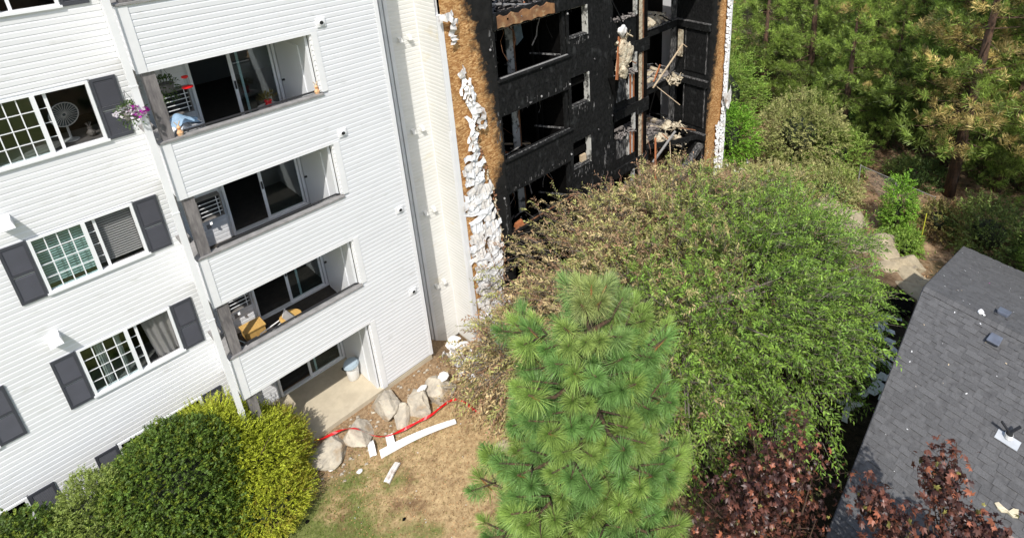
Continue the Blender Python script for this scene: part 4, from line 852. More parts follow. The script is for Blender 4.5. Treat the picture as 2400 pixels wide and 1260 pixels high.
blob('hanging_insulation', M['insulation'], bw_, (10.95, -0.12, 7.2), (0.30, 0.13, 0.55), 5, sub=4, amp=0.55, rot=(0, 0.35, 0))
blob('hanging_insulation', M['insulation'], bw_, (10.72, -0.15, 6.68), (0.22, 0.12, 0.3), 6, sub=4, amp=0.6); blob('hanging_insulation', M['scrap'], bw_, (10.86, -0.08, 8.12), (0.22, 0.12, 0.2), 8, sub=4, amp=0.7); tag(rubble('hanging_shreds', bw_, M['insulation'], 10.5, 11.25, -0.15, 0.0, 6.6, 1.5, 26, (0.1, 0.4), (0.02, 0.12), seed=88, flat=1.0), kind='stuff')
mb = MB(); mb.tri((10.15, 0.05, 6.5), (10.75, 0.02, 6.45), (10.5, 0.0, 5.4)); mb.tri((10.75, 0.0, 6.9), (11.3, 0.0, 7.1), (11.25, 0.02, 5.9)); o = mb.build('charred_rag', M['char_black'], bw_); sm = o.modifiers.new('s', 'SOLIDIFY'); sm.thickness = 0.02
mb = MB(); mb.beam((11.0, 0.0, 7.1), (11.6, -0.1, 6.7), 0.06, 0.04); mb.build('loose_stud', M['burnt_wood'], bw_); mb = MB(); mb.beam((11.2, 0.9, 9.3), (12.6, 1.2, 7.6), 0.05, 0.05); mb.build('loose_stud', M['char'], bw_)
# broken sticks of the lost balconies
for a, b, w_, m in (((14.9, 1.5, 4.25), (16.9, 1.3, 5.85), 0.06, 'pale_wood'), ((16.9, 1.3, 5.85), (17.15, 1.25, 5.65), 0.05, 'pale_wood'), ((15.1, 1.5, 4.3), (16.2, 0.9, 3.15), 0.05, 'pale_wood'), ((14.3, 1.0, 0.9), (15.9, 0.9, 1.9), 0.09, 'cap'), ((14.0, 0.6, -0.6), (14.6, 1.1, 2.0), 0.08, 'orange_wood'), ((15.3, 1.2, 1.9), (15.6, 1.0, 1.5), 0.05, 'orange_wood'), ((15.6, 1.0, 1.5), (15.5, 0.8, 0.0), 0.04, 'pale_wood'), ((16.7, 1.2, 1.7), (17.9, 0.4, 1.25), 0.06, 'burnt_wood'), ((14.4, 1.3, 3.3), (14.9, 1.3, 4.4), 0.04, 'char_black')):
    mb = MB(); mb.beam(a, b, w_, w_*0.7); mb.build('broken_stick', M[m], bw_)
mb = MB(); mb.beam((14.6, 0.5, -0.9), (18.2, 0.35, 1.3), 0.3, 0.2); mb.build('sagging_beam', M['char_pale'], bw_)
mb = MB(); mb.beam((14.0, 1.6, 1.5), (17.3, 0.6, 1.15), 0.12, 0.2); mb.build('sagging_beam', M['char'], bw_)
for i, c in enumerate(((15.6, 1.5, 1.5), (16.1, 1.3, 1.3), (16.5, 1.2, 1.1), (16.9, 1.5, 1.6), (16.4, 1.7, 1.75), (16.7, 1.6, 4.2), (16.9, 1.7, 4.0))): (blob('insulation_clump', M['insulation'], bw_, c, (0.24, 0.18, 0.14), 30+i, sub=4, amp=0.8), tag(rubble('insulation_shreds', bw_, M['insulation'], c[0]-.35, c[0]+.35, c[1]-.3, c[1]+.3, c[2]-.15, 0.3, 22, (0.08, 0.4), (0.015, 0.08), seed=200+i, flat=0.8), kind='stuff'))
blob('orange_insulation', M['orange_wood'], bw_, (14.45, 1.9, 5.0), (0.2, 0.15, 0.28), 3, amp=0.2); blob('orange_insulation', M['orange_wood'], bw_, (14.4, 1.9, 2.2), (0.18, 0.15, 0.3), 4, amp=0.2)
blob('pale_heap', M['insulation'], bw_, (15.5, 2.4, 6.92), (1.0, 0.5, 0.35), 9, amp=0.3); blob('rag_heap', M['scrap'], bw_, (17.6, 1.2, 7.3), (0.25, 0.35, 0.5), 12, amp=0.5)
B('burnt_foundation', M['foundation_dark'], bw_, (3.46, 10.45, 0.12, 0.5, -2.6, -1.3)); B('burnt_foundation', M['foundation_dark'], bw_, (10.45, 17.4, 1.36, 1.9, -2.6, -1.4))
B('upper_slab', M['char_black'], bw_, (10.45, 14.2, 1.36, 5.8, 9.45, 9.6))

# ================================================================== ROCKS AND LITTER BY THE PATIO
def boulder(name, m, c, s, seed, rz=0.0, npt=14):
    import bmesh
    g = np.random.default_rng(seed); bm = bmesh.new(); q = nrmz(g.normal(size=(npt, 3)))*g.uniform(0.88, 1.2, (npt, 1))
    vs = [bm.verts.new(p) for p in q]; bmesh.ops.convex_hull(bm, input=vs)
    bmesh.ops.delete(bm, geom=[v for v in bm.verts if not v.link_faces], context='VERTS')
    bmesh.ops.bevel(bm, geom=list(bm.edges), offset=0.03, segments=1, affect='EDGES'); bmesh.ops.triangulate(bm, faces=bm.faces[:])
    for _ in range(3): bmesh.ops.subdivide_edges(bm, edges=[e for e in bm.edges if e.calc_length() > 0.16], cuts=1); bmesh.ops.triangulate(bm, faces=bm.faces[:])
    P = np.array([v.co[:] for v in bm.verts]); k = g.uniform(-40, 40, 3); P = P*(1+0.045*noise(P+k, 2.6, 2)+0.03*np.abs(noise(P+k, 7, 3))+0.012*noise(P+k, 18, 4))[:, None]
    for v, p in zip(bm.verts, P*np.array(s)): v.co = p
    me = bpy.data.meshes.new(name); bm.to_mesh(me); bm.free(); me.materials.append(m); o = bpy.data.objects.new(name, me); col.objects.link(o); o.location = c; o.rotation_euler = (0, 0, rz); return o
ROCKS = [(-1.93, -0.42, -0.32, (0.56, 0.50, 0.36), 'large pale boulder below the patio corner, nearest the yellow bush'), (-1.07, -0.50, -0.30, (0.60, 0.42, 0.32), 'grey flat-topped boulder crossed by the red tape'),
         (-0.22, -0.42, -0.22, (0.46, 0.36, 0.42), 'tall tan boulder just below the middle of the patio edge'), (-0.02, -0.86, -0.42, (0.28, 0.32, 0.36), 'narrow pale boulder leaning on the tall tan one'),
         (0.50, -0.88, -0.42, (0.34, 0.52, 0.46), 'upright pale boulder in front of the concrete foundation'), (1.16, -0.92, -0.5, (0.46, 0.56, 0.42), 'broad tan boulder at the foundation corner beside white scraps'),
         (-2.72, -0.62, -0.62, (0.42, 0.34, 0.34), 'shaded blue grey boulder half under the yellow bush'), (0.86, -0.38, -0.42, (0.2, 0.17, 0.16), 'small round grey stone against the foundation wall'), (-0.42, -0.98, -0.6, (0.36, 0.2, 0.16), 'low tan stone between the grey boulder and the narrow one')]
for i, (x, y, z, s, lb) in enumerate(ROCKS):
    o = boulder('boulder', M['rock'], (x, y, z), s, 50+i, 0.7*i); tag(o, lb, 'boulder', 'boulders below the patio')
for i in range(26):
    x, y = r_.uniform(-2.4, 1.6), r_.uniform(-0.9, -0.15)
    blob_ = None
V = []; F = []
for i in range(160):
    x, y = r_.uniform(-2.5, 2.6), r_.uniform(-1.3, -0.1); s = r_.uniform(0.02, 0.06); z = float(zg(x, y))+s*0.3; n = len(V)
    V += [(x-s, y, z), (x+s*0.6, y-s*0.8, z), (x+s, y+s*0.5, z), (x-s*0.2, y+s, z), (x+r_.uniform(-.3, .3)*s, y, z+s*0.9)]; F += [(n, n+1, n+4), (n+1, n+2, n+4), (n+2, n+3, n+4), (n+3, n, n+4)]
mb = MB(); mb.v = V; mb.f = F; tag(mb.build('pebbles', M['rock']), kind='stuff')
# red tape
pts = [at(655, 985, 2, -0.1), at(700, 1016, 2, -0.15), at(742, 1030, 2, -0.05), at(770, 1020, 2, 0.0), at(800, 1007, 2, 0.02), at(830, 1003, 2, 0.06), at(850, 1010, 2, 0.04), at(880, 1021, 2, -0.1), at(905, 1021, 2, -0.3), at(930, 1013, 2, -0.35), at(960, 998, 2, -0.35), at(985, 985, 2, -0.4), at(1010, 972, 2, -0.4), at(1035, 952, 2, -0.4), at(1060, 936, 2, -0.5), at(1085, 940, 2, -0.55), at(1105, 955, 2, -0.55), at(1128, 972, 2, -0.6)]
def ribbon(name, pts, w, m, seed=0, thick=0.0):
    r2 = random.Random(seed); P = [Vector(p) for p in pts]; Q = []
    for i in range(len(P)-1):
        for k in range(4):
            t = k/4; p0 = P[max(i-1, 0)]; p1 = P[i]; p2 = P[i+1]; p3 = P[min(i+2, len(P)-1)]
            Q.append(0.5*((2*p1)+(p2-p0)*t+(2*p0-5*p1+4*p2-p3)*t*t+(3*p1-p0-3*p2+p3)*t**3))
    Q.append(P[-1]); V = []; F = []; a = 0.3
    for i, q in enumerate(Q):
        t = (Q[min(i+1, len(Q)-1)]-Q[max(i-1, 0)]).normalized(); s = t.cross(Vector((0, 0, 1))).normalized(); u = s.cross(t); a += r2.uniform(-0.3, 0.38)
        ww = w*(0.55+0.45*abs(math.sin(i*0.37))); d = (s*math.cos(a)+u*math.sin(a))*ww/2; V += [tuple(q-d), tuple(q+d)]
    for i in range(len(Q)-1): F.append((2*i, 2*i+1, 2*i+3, 2*i+2))
    b = MB(); b.v = V; b.f = F; return b.build(name, m)
tag(ribbon('barrier_tape', pts, 0.075, M['tape'], 4), 'red barrier tape winding over the boulders below the patio', 'barrier tape')
# fallen white strips on the lawn
def plank(name, label, p, q, w, m, group=None, bend=0.05, n=8, twist=0.25, cat='siding strip', h=0.02):
    p, q = Vector(p), Vector(q); t = (q-p).normalized(); s = t.cross(Vector((0, 0, 1))).normalized(); V = []; F = []
    for i in range(n+1):
        u = i/n; c = p.lerp(q, u)+Vector((0, 0, bend*math.sin(u*math.pi))); tw = twist*(u-0.5)
        for j, (a, hh) in enumerate(((-0.5, 0.0), (-0.46, h*2), (-0.1, h*1.5), (-0.06, h*2.6), (0.45, h*2.0), (0.5, 0.0))): V.append(tuple(c+s*(a*w)+Vector((0, 0, hh+a*w*tw))))
    for i in range(n):
        for j in range(5): k = i*6+j; F.append((k, k+6, k+7, k+1))
    b = MB(); b.v = V; b.f = F; o = b.build(name, m); sm = o.modifiers.new('s', 'SOLIDIFY'); sm.thickness = 0.004
    return tag(o, label, cat, group)
G = lambda px, py, z=-0.55: tuple(at(px, py, 2, z))
def GG(px, py, up=0.03):
    z = -0.6
    for _ in range(12): p = at(px, py, 2, z); z = float(zg(p[0], p[1]))+up
    return tuple(at(px, py, 2, z))
plank('siding_strip', 'long white siding strip lying on the dry lawn below the red tape', GG(892, 1066), GG(1068, 988), 0.17, M['white_plastic'], bend=0.09, twist=0.7, h=0.035)
plank('siding_strip', 'short white strip standing off the left end of the long one on the lawn', GG(912, 1020, 0.1), GG(920, 1052), 0.2, M['white_plastic'])
plank('siding_strip', 'small curled white scrap left of the long strip on the lawn', GG(868, 1036, 0.08), GG(876, 1070), 0.17, M['white_plastic'], bend=0.12)
plank('siding_strip', 'thin pointed white scrap on bare earth in front of the long strip', GG(932, 1085), GG(906, 1132), 0.16, M['scrap'], bend=0.03)
plank('siding_strip', 'long white gutter piece fallen along the foot of the recessed wall', tuple(at(1014, 838, 2, -0.75)), tuple(at(1058, 812, 2, -0.85)), 0.3, M['white_plastic'], bend=0.02)
plank('siding_strip', 'bent white sheet leaning in the recessed corner', tuple(at(1052, 818, 2, -0.85)), tuple(at(1072, 790, 2, -0.7)), 0.34, M['white_plastic'], bend=0.1)
plank('siding_strip', 'white curved strip lying between recess corner and debris heap', tuple(at(1058, 826, 2, -0.9)), tuple(at(1100, 808, 2, -0.8)), 0.3, M['white_plastic'], bend=0.12)
for i, (px, py, s, lb) in enumerate(((778, 1092, 0.13, 'small white scrap beside the large pale boulder'), (842, 1104, 0.08, 'tiny white scrap alone on the lawn below the rocks'), (702, 1191, 0.10, 'white pebble-like scrap on the green lawn by the yellow bush'), (990, 910, 0.16, 'white crumpled piece on the upright boulder top'), (1038, 880, 0.22, 'white crumpled piece on the broad tan boulder'), (1178, 1048, 0.28, 'pale rounded stone at the left edge of the young pine'))):
    o = blob('scrap', M['white_plastic'] if i < 5 else M['rock_tan'], None, GG(px, py, 0.03 if i < 3 or i == 5 else 0.38), (s, s*0.8, s*0.35), 80+i, sub=2, amp=0.3); tag(o, lb, 'scrap')
# dark droppings of char on the lawn
CH = []
for px, py in ((1130, 1040), (1150, 1045), (720, 1222), (948, 1215), (1140, 1058)):
    o = blob('char_lump', M['char_black'], None, GG(px, py, 0.02), (0.05, 0.035, 0.03), len(CH)+5, sub=2, amp=0.4); CH.append(tag(o, 'small black lump of char lying on the dry lawn', 'char lump', 'char lumps on the lawn'))
# heap of white siding scraps at the foot of the melted corner: each its own piece
for i in range(150):
    t = r_.random(); x = r_.uniform(2.0, 5.0); y = r_.uniform(-1.5, 0.0) if x > 2.4 else r_.uniform(-1.1, 0.3); z = float(zg(x, y))+r_.uniform(0.02, 1.15 if x > 3.2 else 0.25)*max(0.1, 1-abs(y)/1.3)
    o = strip(None, (M['white_plastic'], M['scrap'], M['trim'])[i % 3], (0, 0, 0), r_.uniform(0.22, 0.55), r_.uniform(0.12, 0.22), r_.uniform(-1.5, 1.5), r_.uniform(0.1, 0.6), r_.uniform(-1.5, 1.5), seed=500+i, name='siding_scrap')
    o.location = (x, y, z); o.rotation_euler = (r_.uniform(-1.4, -0.2), r_.uniform(-0.5, 0.5), r_.uniform(-1, 1)); tag(o, 'crumpled white siding scrap in the heap below the scorched wall corner', 'siding scrap', 'siding scraps heaped at the burnt corner')
for i in range(26):    # pale litter on the bank behind the big tree
    p = GG(r_.uniform(1700, 1860), r_.uniform(372, 430), 0.05); o = strip(None, M['scrap'], (0, 0, 0), r_.uniform(0.25, 0.6), 0.15, 0, 0.4, 0, seed=700+i, name='siding_scrap'); o.location = p; o.rotation_euler = (-1.3, r_.uniform(-0.4, 0.4), r_.uniform(-2, 2))
    tag(o, 'pale scrap lying on the bank behind the burnt wing corner', 'siding scrap', 'siding scraps on the bank')
# ledge rocks between yard and wood
for i in range(15):
    t = i/14; x = 19.4+(15.6-19.4)*t+0.3*math.sin(i*2.1)-(0.7 if i % 3 == 0 else 0); y = -5.2+(-11.2+5.2)*t
    o = boulder('ledge_rock', M['rock_tan'], (x, y, -1.35-0.137*(i % 2)+0.013*i), (0.85+0.2*(i % 3), 0.62+0.1*(i % 2), 0.42), 120+i, 0.9*i)
    tag(o, 'tan ledge rock, number %s counted from the fence towards the garage' % ('one two three four five six seven eight nine ten eleven twelve thirteen fourteen fifteen'.split()[i]), 'rock', 'ledge rocks behind the garage')

# ================================================================== GARAGE WITH SHINGLED ROOF
gar = thing('garage', 'low outbuilding with a dark grey asphalt shingle roof at the lower right', 'garage')
A0 = Vector((9.172, -11.410, 3.8)); DR = Vector((-0.16895, -0.98562, 0)); DG = Vector((0.98562, -0.16895, 0)); PM = 0.35
cs_ = 1/math.sqrt(1+PM*PM)
def nearp(s, a, up=0.0):   # s metres down the near slope, a metres along the ridge
    h = s*cs_; return A0-DG*h+DR*a+Vector((0, 0, -PM*h))+Vector((-PM*cs_, 0, cs_)).normalized()*up
def farp(s, a, up=0.0):
    h = s*cs_; return A0+DG*h+DR*a+Vector((0, 0, -PM*h))+Vector((PM*cs_, 0, cs_)).normalized()*up
def edge_near(s): return 0.19*s
def edge_far(s): return -0.15*s
SN, SF, AL = 7.2, 5.87, 9.0
mb = MB(); mb.hexa([nearp(0, 0, -0.12), nearp(SN, edge_near(SN), -0.12), nearp(SN, AL, -0.12), nearp(0, AL, -0.12), nearp(0, 0, -0.004), nearp(SN, edge_near(SN), -0.004), nearp(SN, AL, -0.004), nearp(0, AL, -0.004)])
mb.hexa([farp(0, AL, -0.12), farp(SF, AL, -0.12), farp(SF, edge_far(SF), -0.12), farp(0, 0, -0.12), farp(0, AL, -0.004), farp(SF, AL, -0.004), farp(SF, edge_far(SF), -0.004), farp(0, 0, -0.004)])
roof = mb.build('roof', M['shingle_flat'], gar)
gw = MB()
def wq(s, a, fp): p = fp(s, a, -0.13); return p
for fp, S, e in ((nearp, SN-0.5, edge_near), (farp, SF-0.4, edge_far)):
    p0, p1 = fp(0, 0.28, -0.13), fp(S, e(S)+0.28, -0.13); q0, q1 = Vector((p0.x, p0.y, -1.6)), Vector((p1.x, p1.y, -1.9))
    k = Vector((0, 0.1, 0)); gw.hexa([q0, q1, q1+k, q0+k, p0, p1, p1+k, p0+k])
for fp, S, e in ((nearp, SN-0.5, edge_near), (farp, SF-0.4, edge_far)):
    p0, p1 = fp(S, e(S)+0.28, -0.13), fp(S, AL-0.3, -0.13); q0, q1 = Vector((p0.x, p0.y, -1.9)), Vector((p1.x, p1.y, -1.9)); k = Vector((0.1, 0, 0)); gw.hexa([q0, q1, q1+k, q0+k, p0, p1, p1+k, p0+k])
gw.build('wall', M['siding_cream'], gar)
rk = MB(); rk.beam(nearp(0, -0.02, -0.07), nearp(SN, edge_near(SN)-0.02, -0.07), 0.03, 0.13); rk.beam(farp(0, -0.02, -0.07), farp(SF, edge_far(SF)-0.02, -0.07), 0.03, 0.13); rk.build('rake_board', M['black_metal'], gar)
EX = 0.143
def slab(mb, fp, s0, s1, a0, a1, t0, t1, e=None):
    mb.hexa([fp(s0, a0, t0-0.012), fp(s1, a0, t1-0.008), fp(s1, a1, t1-0.008), fp(s0, a1, t0-0.012), fp(s0, a0, t0), fp(s1, a0, t1), fp(s1, a1, t1), fp(s0, a1, t0)])
tabs = []; base = MB(); rr = random.Random(5)
for fp, S, e, side in ((nearp, SN, edge_near, 0), (farp, SF, edge_far, 1)):
    nrow = int(S/EX)
    for k in range(nrow):
        s0, s1 = k*EX, (k+1)*EX+0.004; a = e(s1); aend = AL
        # base course
        base.quad(fp(s0, e(s0)-0.015, 0.0), fp(s1, e(s1)-0.015, 0.009), fp(s1, aend, 0.009), fp(s0, aend, 0.0)); base.quad(fp(s1, e(s1)-0.015, 0.0), fp(s1, aend, 0.0), fp(s1, aend, 0.009), fp(s1, e(s1)-0.015, 0.009))
        a += rr.uniform(0.0, 0.2)
        while a < aend-0.1:
            w_ = rr.choice((0.12, 0.16, 0.22, 0.28, 0.34)); tabs.append((fp, s0, s1, a, min(a+w_, aend), side)); a += w_+rr.choice((0.08, 0.13, 0.18, 0.25))
tag(base.build('shingle_courses', M['shingle_flat'], roof), kind='stuff')
def camd(t): p = t[0](t[2], (t[3]+t[4])/2); return (p-Vector(CAM)).length
def inview(t):
    p = np.array(t[0](t[2], (t[3]+t[4])/2))-CAM; d = p@_F
    if d < 0.1: return False
    x = CX+CF*(p@AX)/d; y = CY+CF*(p@AY)/d; return -10 < x < 2410 and -10 < y < 1270
near = sorted([t for t in tabs if inview(t)], key=lambda t: camd(t)/(t[4]-t[3])**0.5)[:300]; nid = {id(t) for t in near}
for t in near:
    mb = MB(); slab(mb, t[0], t[1], t[2], t[3], t[4], 0.010, 0.021); mb.build('shingle', M['shingle'], roof)
mb = MB()
for t in tabs:
    if id(t) not in nid: slab(mb, t[0], t[1], t[2], t[3], t[4], 0.010, 0.021)
tag(mb.build('shingle_rows', M['shingle_flat'], roof), kind='stuff')
for k in range(40):   # ridge caps
    a0, a1 = k*EX+0.02, (k+1)*EX+0.03; l = 0.028+0.006; mb = MB(); r0 = rr.uniform(-0.006, 0.006)
    t0, t1 = 0.022, 0.036
    for sgn, fp in ((0, nearp), (1, farp)):
        mb.hexa([fp(0, a0, t1-0.012), fp(0.15+r0, a0, t1-0.012), fp(0.15+r0, a1, t0-0.012), fp(0, a1, t0-0.012), fp(0, a0, t1), fp(0.15+r0, a0, t1), fp(0.15+r0, a1, t0), fp(0, a1, t0)])
    mb.build('ridge_cap', M['shingle'], roof)
M['vent_metal'] = mat('grey_vent_metal', (0.13, 0.15, 0.19), 0.45, (0.10, 0.11, 0.14), 5)
def boxvent(fp, s, a, w=0.3):
    mb = MB(); mb.hexa([fp(s+w*0.5, a-w*0.4, 0.03), fp(s+w*0.5, a+w*0.4, 0.03), fp(s-w*0.4, a+w*0.4, 0.03), fp(s-w*0.4, a-w*0.4, 0.03), fp(s+w*0.6, a-w*0.5, 0.16), fp(s+w*0.6, a+w*0.5, 0.16), fp(s-w*0.45, a+w*0.45, 0.12), fp(s-w*0.45, a-w*0.45, 0.12)])
    o = mb.build('box_vent', M['vent_metal'], gar); bv = o.modifiers.new('b', 'BEVEL'); bv.width = 0.02; bv.segments = 2
    mb = MB(); mb.hexa([fp(s+w*0.7, a-w*0.55, 0.024), fp(s+w*0.7, a+w*0.55, 0.024), fp(s-w*0.6, a+w*0.55, 0.024), fp(s-w*0.6, a-w*0.55, 0.024), fp(s+w*0.7, a-w*0.55, 0.03), fp(s+w*0.7, a+w*0.55, 0.03), fp(s-w*0.6, a+w*0.55, 0.03), fp(s-w*0.6, a-w*0.55, 0.03)]); mb.build('flashing', M['shingle_flat'], o)
boxvent(nearp, 0.47, 1.83, 0.28); boxvent(farp, 0.75, 1.62, 0.28)
mb = MB(); s, a = 2.40, 2.87
mb.hexa([nearp(s+0.16, a-0.2, 0.026), nearp(s+0.16, a+0.22, 0.026), nearp(s-0.06, a+0.22, 0.026), nearp(s-0.06, a-0.2, 0.026), nearp(s+0.16, a-0.2, 0.034), nearp(s+0.16, a+0.22, 0.034), nearp(s-0.06, a+0.22, 0.034), nearp(s-0.06, a-0.2, 0.034)])
fl_ = mb.build('pipe_flashing', mat('galvanised_flashing', (0.48, 0.50, 0.52), 0.4, (0.40, 0.42, 0.44), 5), gar); pb = nearp(s, a, 0.035)
mb = MB(); mb.tube([pb, pb+Vector((0, 0, 0.1))], 0.075, 14); mb.build('collar', M['white_plastic'], fl_)
mb = MB(); mb.tube([pb+Vector((0, 0, 0.1)), pb+Vector((0, 0, 0.15))], [0.07, 0.05], 12); mb.build('vent_pipe', M['dark'], fl_)
mb = MB(); mb.beam(pb+Vector((0.0, 0, 0.13)), pb+Vector((0.13, -0.14, 0.30)), 0.05, 0.03); mb.beam(pb+Vector((0, 0, 0.13)), pb+Vector((0.02, 0.18, 0.3)), 0.05, 0.03); mb.build('torn_boot', M['black_metal'], fl_)
# things lying on the roof
def near_at(px, py, up=0.0):
    v = (px-CX)/CF*AX + (py-CY)/CF*AY + _F; n_ = np.array([-PM, 0, 1.0]); n_ = np.array(DG)*-PM+np.array([0, 0, 1.0]); return Vector(CAM+v*(((np.array(A0)-CAM)@n_)/(v@n_)))+Vector((0, 0, up))
fo = [near_at(1600+a/1.8, 560+b/1.8) for a, b in ((1313, 1118), (1330, 1116), (1350, 1138), (1374, 1152), (1392, 1143), (1414, 1150), (1413, 1181), (1390, 1178), (1368, 1158), (1343, 1156), (1325, 1140))]
mb = MB(); k = len(fo); mb.v = [tuple(p+Vector((0, 0, 0.026))) for p in fo]+[tuple(p+Vector((0, 0, 0.05+0.012*(i % 3)))) for i, p in enumerate(fo)]; mb.f = [tuple(range(k))[::-1], tuple(range(k, 2*k))]+[(i, (i+1) % k, k+(i+1) % k, k+i) for i in range(k)]
tag(mb.build('foam_scrap', mat('beige_foam', (0.62, 0.55, 0.40), 0.9, (0.54, 0.47, 0.33), 8)), 'beige waisted foam scrap lying on the lower right of the garage roof', 'foam scrap')
for px, py, s_, lb in ((2302, 738, 0.05, 'white scrap on the garage ridge left of the far vent'), (2312, 741, 0.045, 'second white scrap on the garage ridge, nearer the far vent'), (2380, 617, 0.12, 'white scrap on the far eave of the garage roof')):
    fp = farp; best = min(((abs(s), s, a) for s in np.arange(0, SF, 0.05) for a in np.arange(-0.8, 4, 0.05) if (lambda q: abs(CX+CF*(q@AX)/(q@_F)-px)+abs(CY+CF*(q@AY)/(q@_F)-py) < 9)(np.array(fp(s, a))-CAM)), default=(0, 0.1, 1.3))
    o = blob('roof_scrap', M['white_plastic'], None, tuple(fp(best[1], best[2], 0.05)), (s_, s_*0.6, 0.02), int(px), sub=2, amp=0.3); tag(o, lb, 'scrap')
# flecks of ash paper over the roof, too many and small to count
V = []; F = []; T = []
for i in range(120):
    near_ = rr.random() < 0.4; fp = nearp if near_ else farp; s = rr.uniform(0.1, SN if near_ else SF); a = rr.uniform((edge_near if near_ else edge_far)(s)+0.05, 5.0); l = rr.uniform(0.008, 0.025); th = rr.uniform(0, 3.14)
    c = fp(s, a, 0.03); u = (fp(s+0.1, a, 0.03)-c)*10*math.cos(th)+(fp(s, a+0.1, 0.03)-c)*10*math.sin(th); v = (fp(s+0.1, a, 0.03)-c)*-10*math.sin(th)+(fp(s, a+0.1, 0.03)-c)*10*math.cos(th); n = len(V)
    V += [c-u*l-v*l*0.4, c+u*l*0.9-v*l*0.5, c+u*l+v*l*0.4, c-u*l*0.8+v*l*0.5]; F.append((n, n+1, n+2, n+3)); T.append(rr.choice(((0.7, 0.7, 0.68), (0.62, 0.5, 0.33), (0.75, 0.75, 0.75), (0.5, 0.45, 0.4)))if rr.random() > 0.02 else (0.7, 0.08, 0.5))
tag(np_mesh('ash_flecks', np.array([tuple(q) for q in V]), np.array(F), M['litter'], None, tone=np.array(T)), kind='stuff')
# blue-white siding wreckage in the shaded gap beside the garage
for i in range(22):
    t = i/22; px = 2110-150*t*r_.random()-20; py = 700+260*t; p = at(px, py, 2, -0.9); 
    if p[1] < -10.9: p = np.array([p[0], -10.7+r_.random()*0.5, p[2]])
    o = strip(None, M['white_plastic'], (0, 0, 0), r_.uniform(0.5, 1.1), 0.2, 0, 0.2, 0, seed=800+i, name='siding_scrap'); o.location = (p[0], p[1], float(zg(p[0], p[1]))+0.12); o.rotation_euler = (-1.4, r_.uniform(-0.3, 0.3), r_.uniform(-2, 2))
    tag(o, 'white siding scrap lying in the shaded gap beside the garage', 'siding scrap', 'siding scraps in the gap by the garage')
# black crumpled sheet lying in the yard near the garage eave
o = blob('black_sheet', M['char_black'], None, tuple(at(2098, 712, 2, -0.95)), (0.9, 0.7, 0.22), 33, sub=4, amp=0.4); tag(o, 'crumpled black plastic sheet on the rocks beside the garage roof', 'plastic sheet')

# chain link fence, stake, red flag
fen = thing('chain_link_fence', 'chain link fence with grey post at the edge of the dark wood', 'fence')
fp0, fp1 = np.array([23.2, -5.5]), np.array([22.2, -9.2]); FH = 1.25
for k in range(3):
    q = fp0+(fp1-fp0)*k/2; z = float(zg(*q)); mb = MB(); mb.tube([(q[0], q[1], z-0.1), (q[0], q[1], z+FH+0.05)], 0.03, 8); mb.build('post', M['cap'], fen)
za, zb = float(zg(*fp0)), float(zg(*fp1)); mb = MB(); mb.tube([(fp0[0], fp0[1], za+FH), (fp1[0], fp1[1], zb+FH)], 0.018, 6); mb.build('top_rail', M['cap'], fen)
mb = MB(); Ls = float(np.linalg.norm(fp1-fp0))
for k in range(-12, 40):
    for sg in (1, -1):
        a = k*0.1; b = a+FH*sg; t0, t1 = 0.0, 1.0
        A_, B_ = sorted((a, b)); 
        if A_ < 0 or B_ > Ls: continue
        pa = fp0+(fp1-fp0)*a/Ls; pb_ = fp0+(fp1-fp0)*b/Ls; mb.beam((pa[0], pa[1], za), (pb_[0], pb_[1], za+FH), 0.006, 0.006)
tag(mb.build('wire_mesh', M['cap'], fen), kind='stuff')
p = GG(2152, 590, 0); t_ = MB(); t_.tube([p, (p[0]+0.05, p[1], p[2]+1.9)], 0.02, 6); tag(t_.build('stake', mat('yellow_stake', (0.55, 0.55, 0.05), 0.6)), 'thin yellow stake standing in the ground at the edge of the wood', 'stake')
p = GG(1898, 436, 0); tag(ribbon('marker_ribbon', [p, (p[0], p[1], p[2]+0.4), (p[0]+0.05, p[1], p[2]+0.8), (p[0], p[1]+0.05, p[2]+1.2)], 0.16, mat('orange_red_ribbon', (0.72, 0.04, 0.015), 0.5), 9), 'short orange red marker ribbon hanging in the shrub on the bank', 'ribbon')

# ================================================================== PLANTS
GREEN = np.array([0.085, 0.15, 0.022]); YG = np.array([0.20, 0.25, 0.05])
def ribbons(name, parent, P0, P1, w0, w1, m, tone=None):
    "thin three-sided twigs from P0 to P1"
    n = len(P0); D = nrmz(P1-P0); S = nrmz(np.cross(D, nrmz(rng.normal(size=(n, 3))))); U = np.cross(D, S)
    V = []
    for P, w in ((P0, w0), (P1, w1)):
        for k in range(3): a = 2.094*k; V.append(P+(S*math.cos(a)+U*math.sin(a))*w)
    V = np.stack(V, 1).reshape(-1, 3); b = np.arange(n)[:, None]*6
    F = np.concatenate([b+np.array([[k, (k+1) % 3, 3+(k+1) % 3, 3+k]]) for k in range(3)], 0)
    return np_mesh(name, V, F, m, parent)
def crown_points(n, c, r, lump=0.16, lf=2.2, shell=0.55, zmin=None, gap=0.0, seed=0):
    "spray bases in an uneven crown; returns points, outward directions and depth (1 at the surface)"
    out = []; dirs = []; dep = []; c = np.array(c); r = np.array(r); off = np.array([seed*3.1, seed*1.7, seed*0.9])
    while sum(len(o) for o in out) < n:
        d = nrmz(rng.normal(size=(n, 3))); t = 1-(1-shell)*rng.uniform(0, 1, n)**1.6
        R_ = 1+lump*noise(d+off, lf, seed % 6)+lump*0.5*noise(d+off, lf*2.7, (seed+1) % 6); p = c+d*r*(R_*t)[:, None]
        k = np.ones(n, bool)
        if zmin is not None: k &= p[:, 2] > zmin(p)
        if gap: k &= noise(p+off, 1.7, (seed+2) % 6) > -1.0+gap
        out.append(p[k]); dirs.append(nrmz(d/r)[k]); dep.append(t[k])
    return np.concatenate(out)[:n], np.concatenate(dirs)[:n], np.concatenate(dep)[:n]
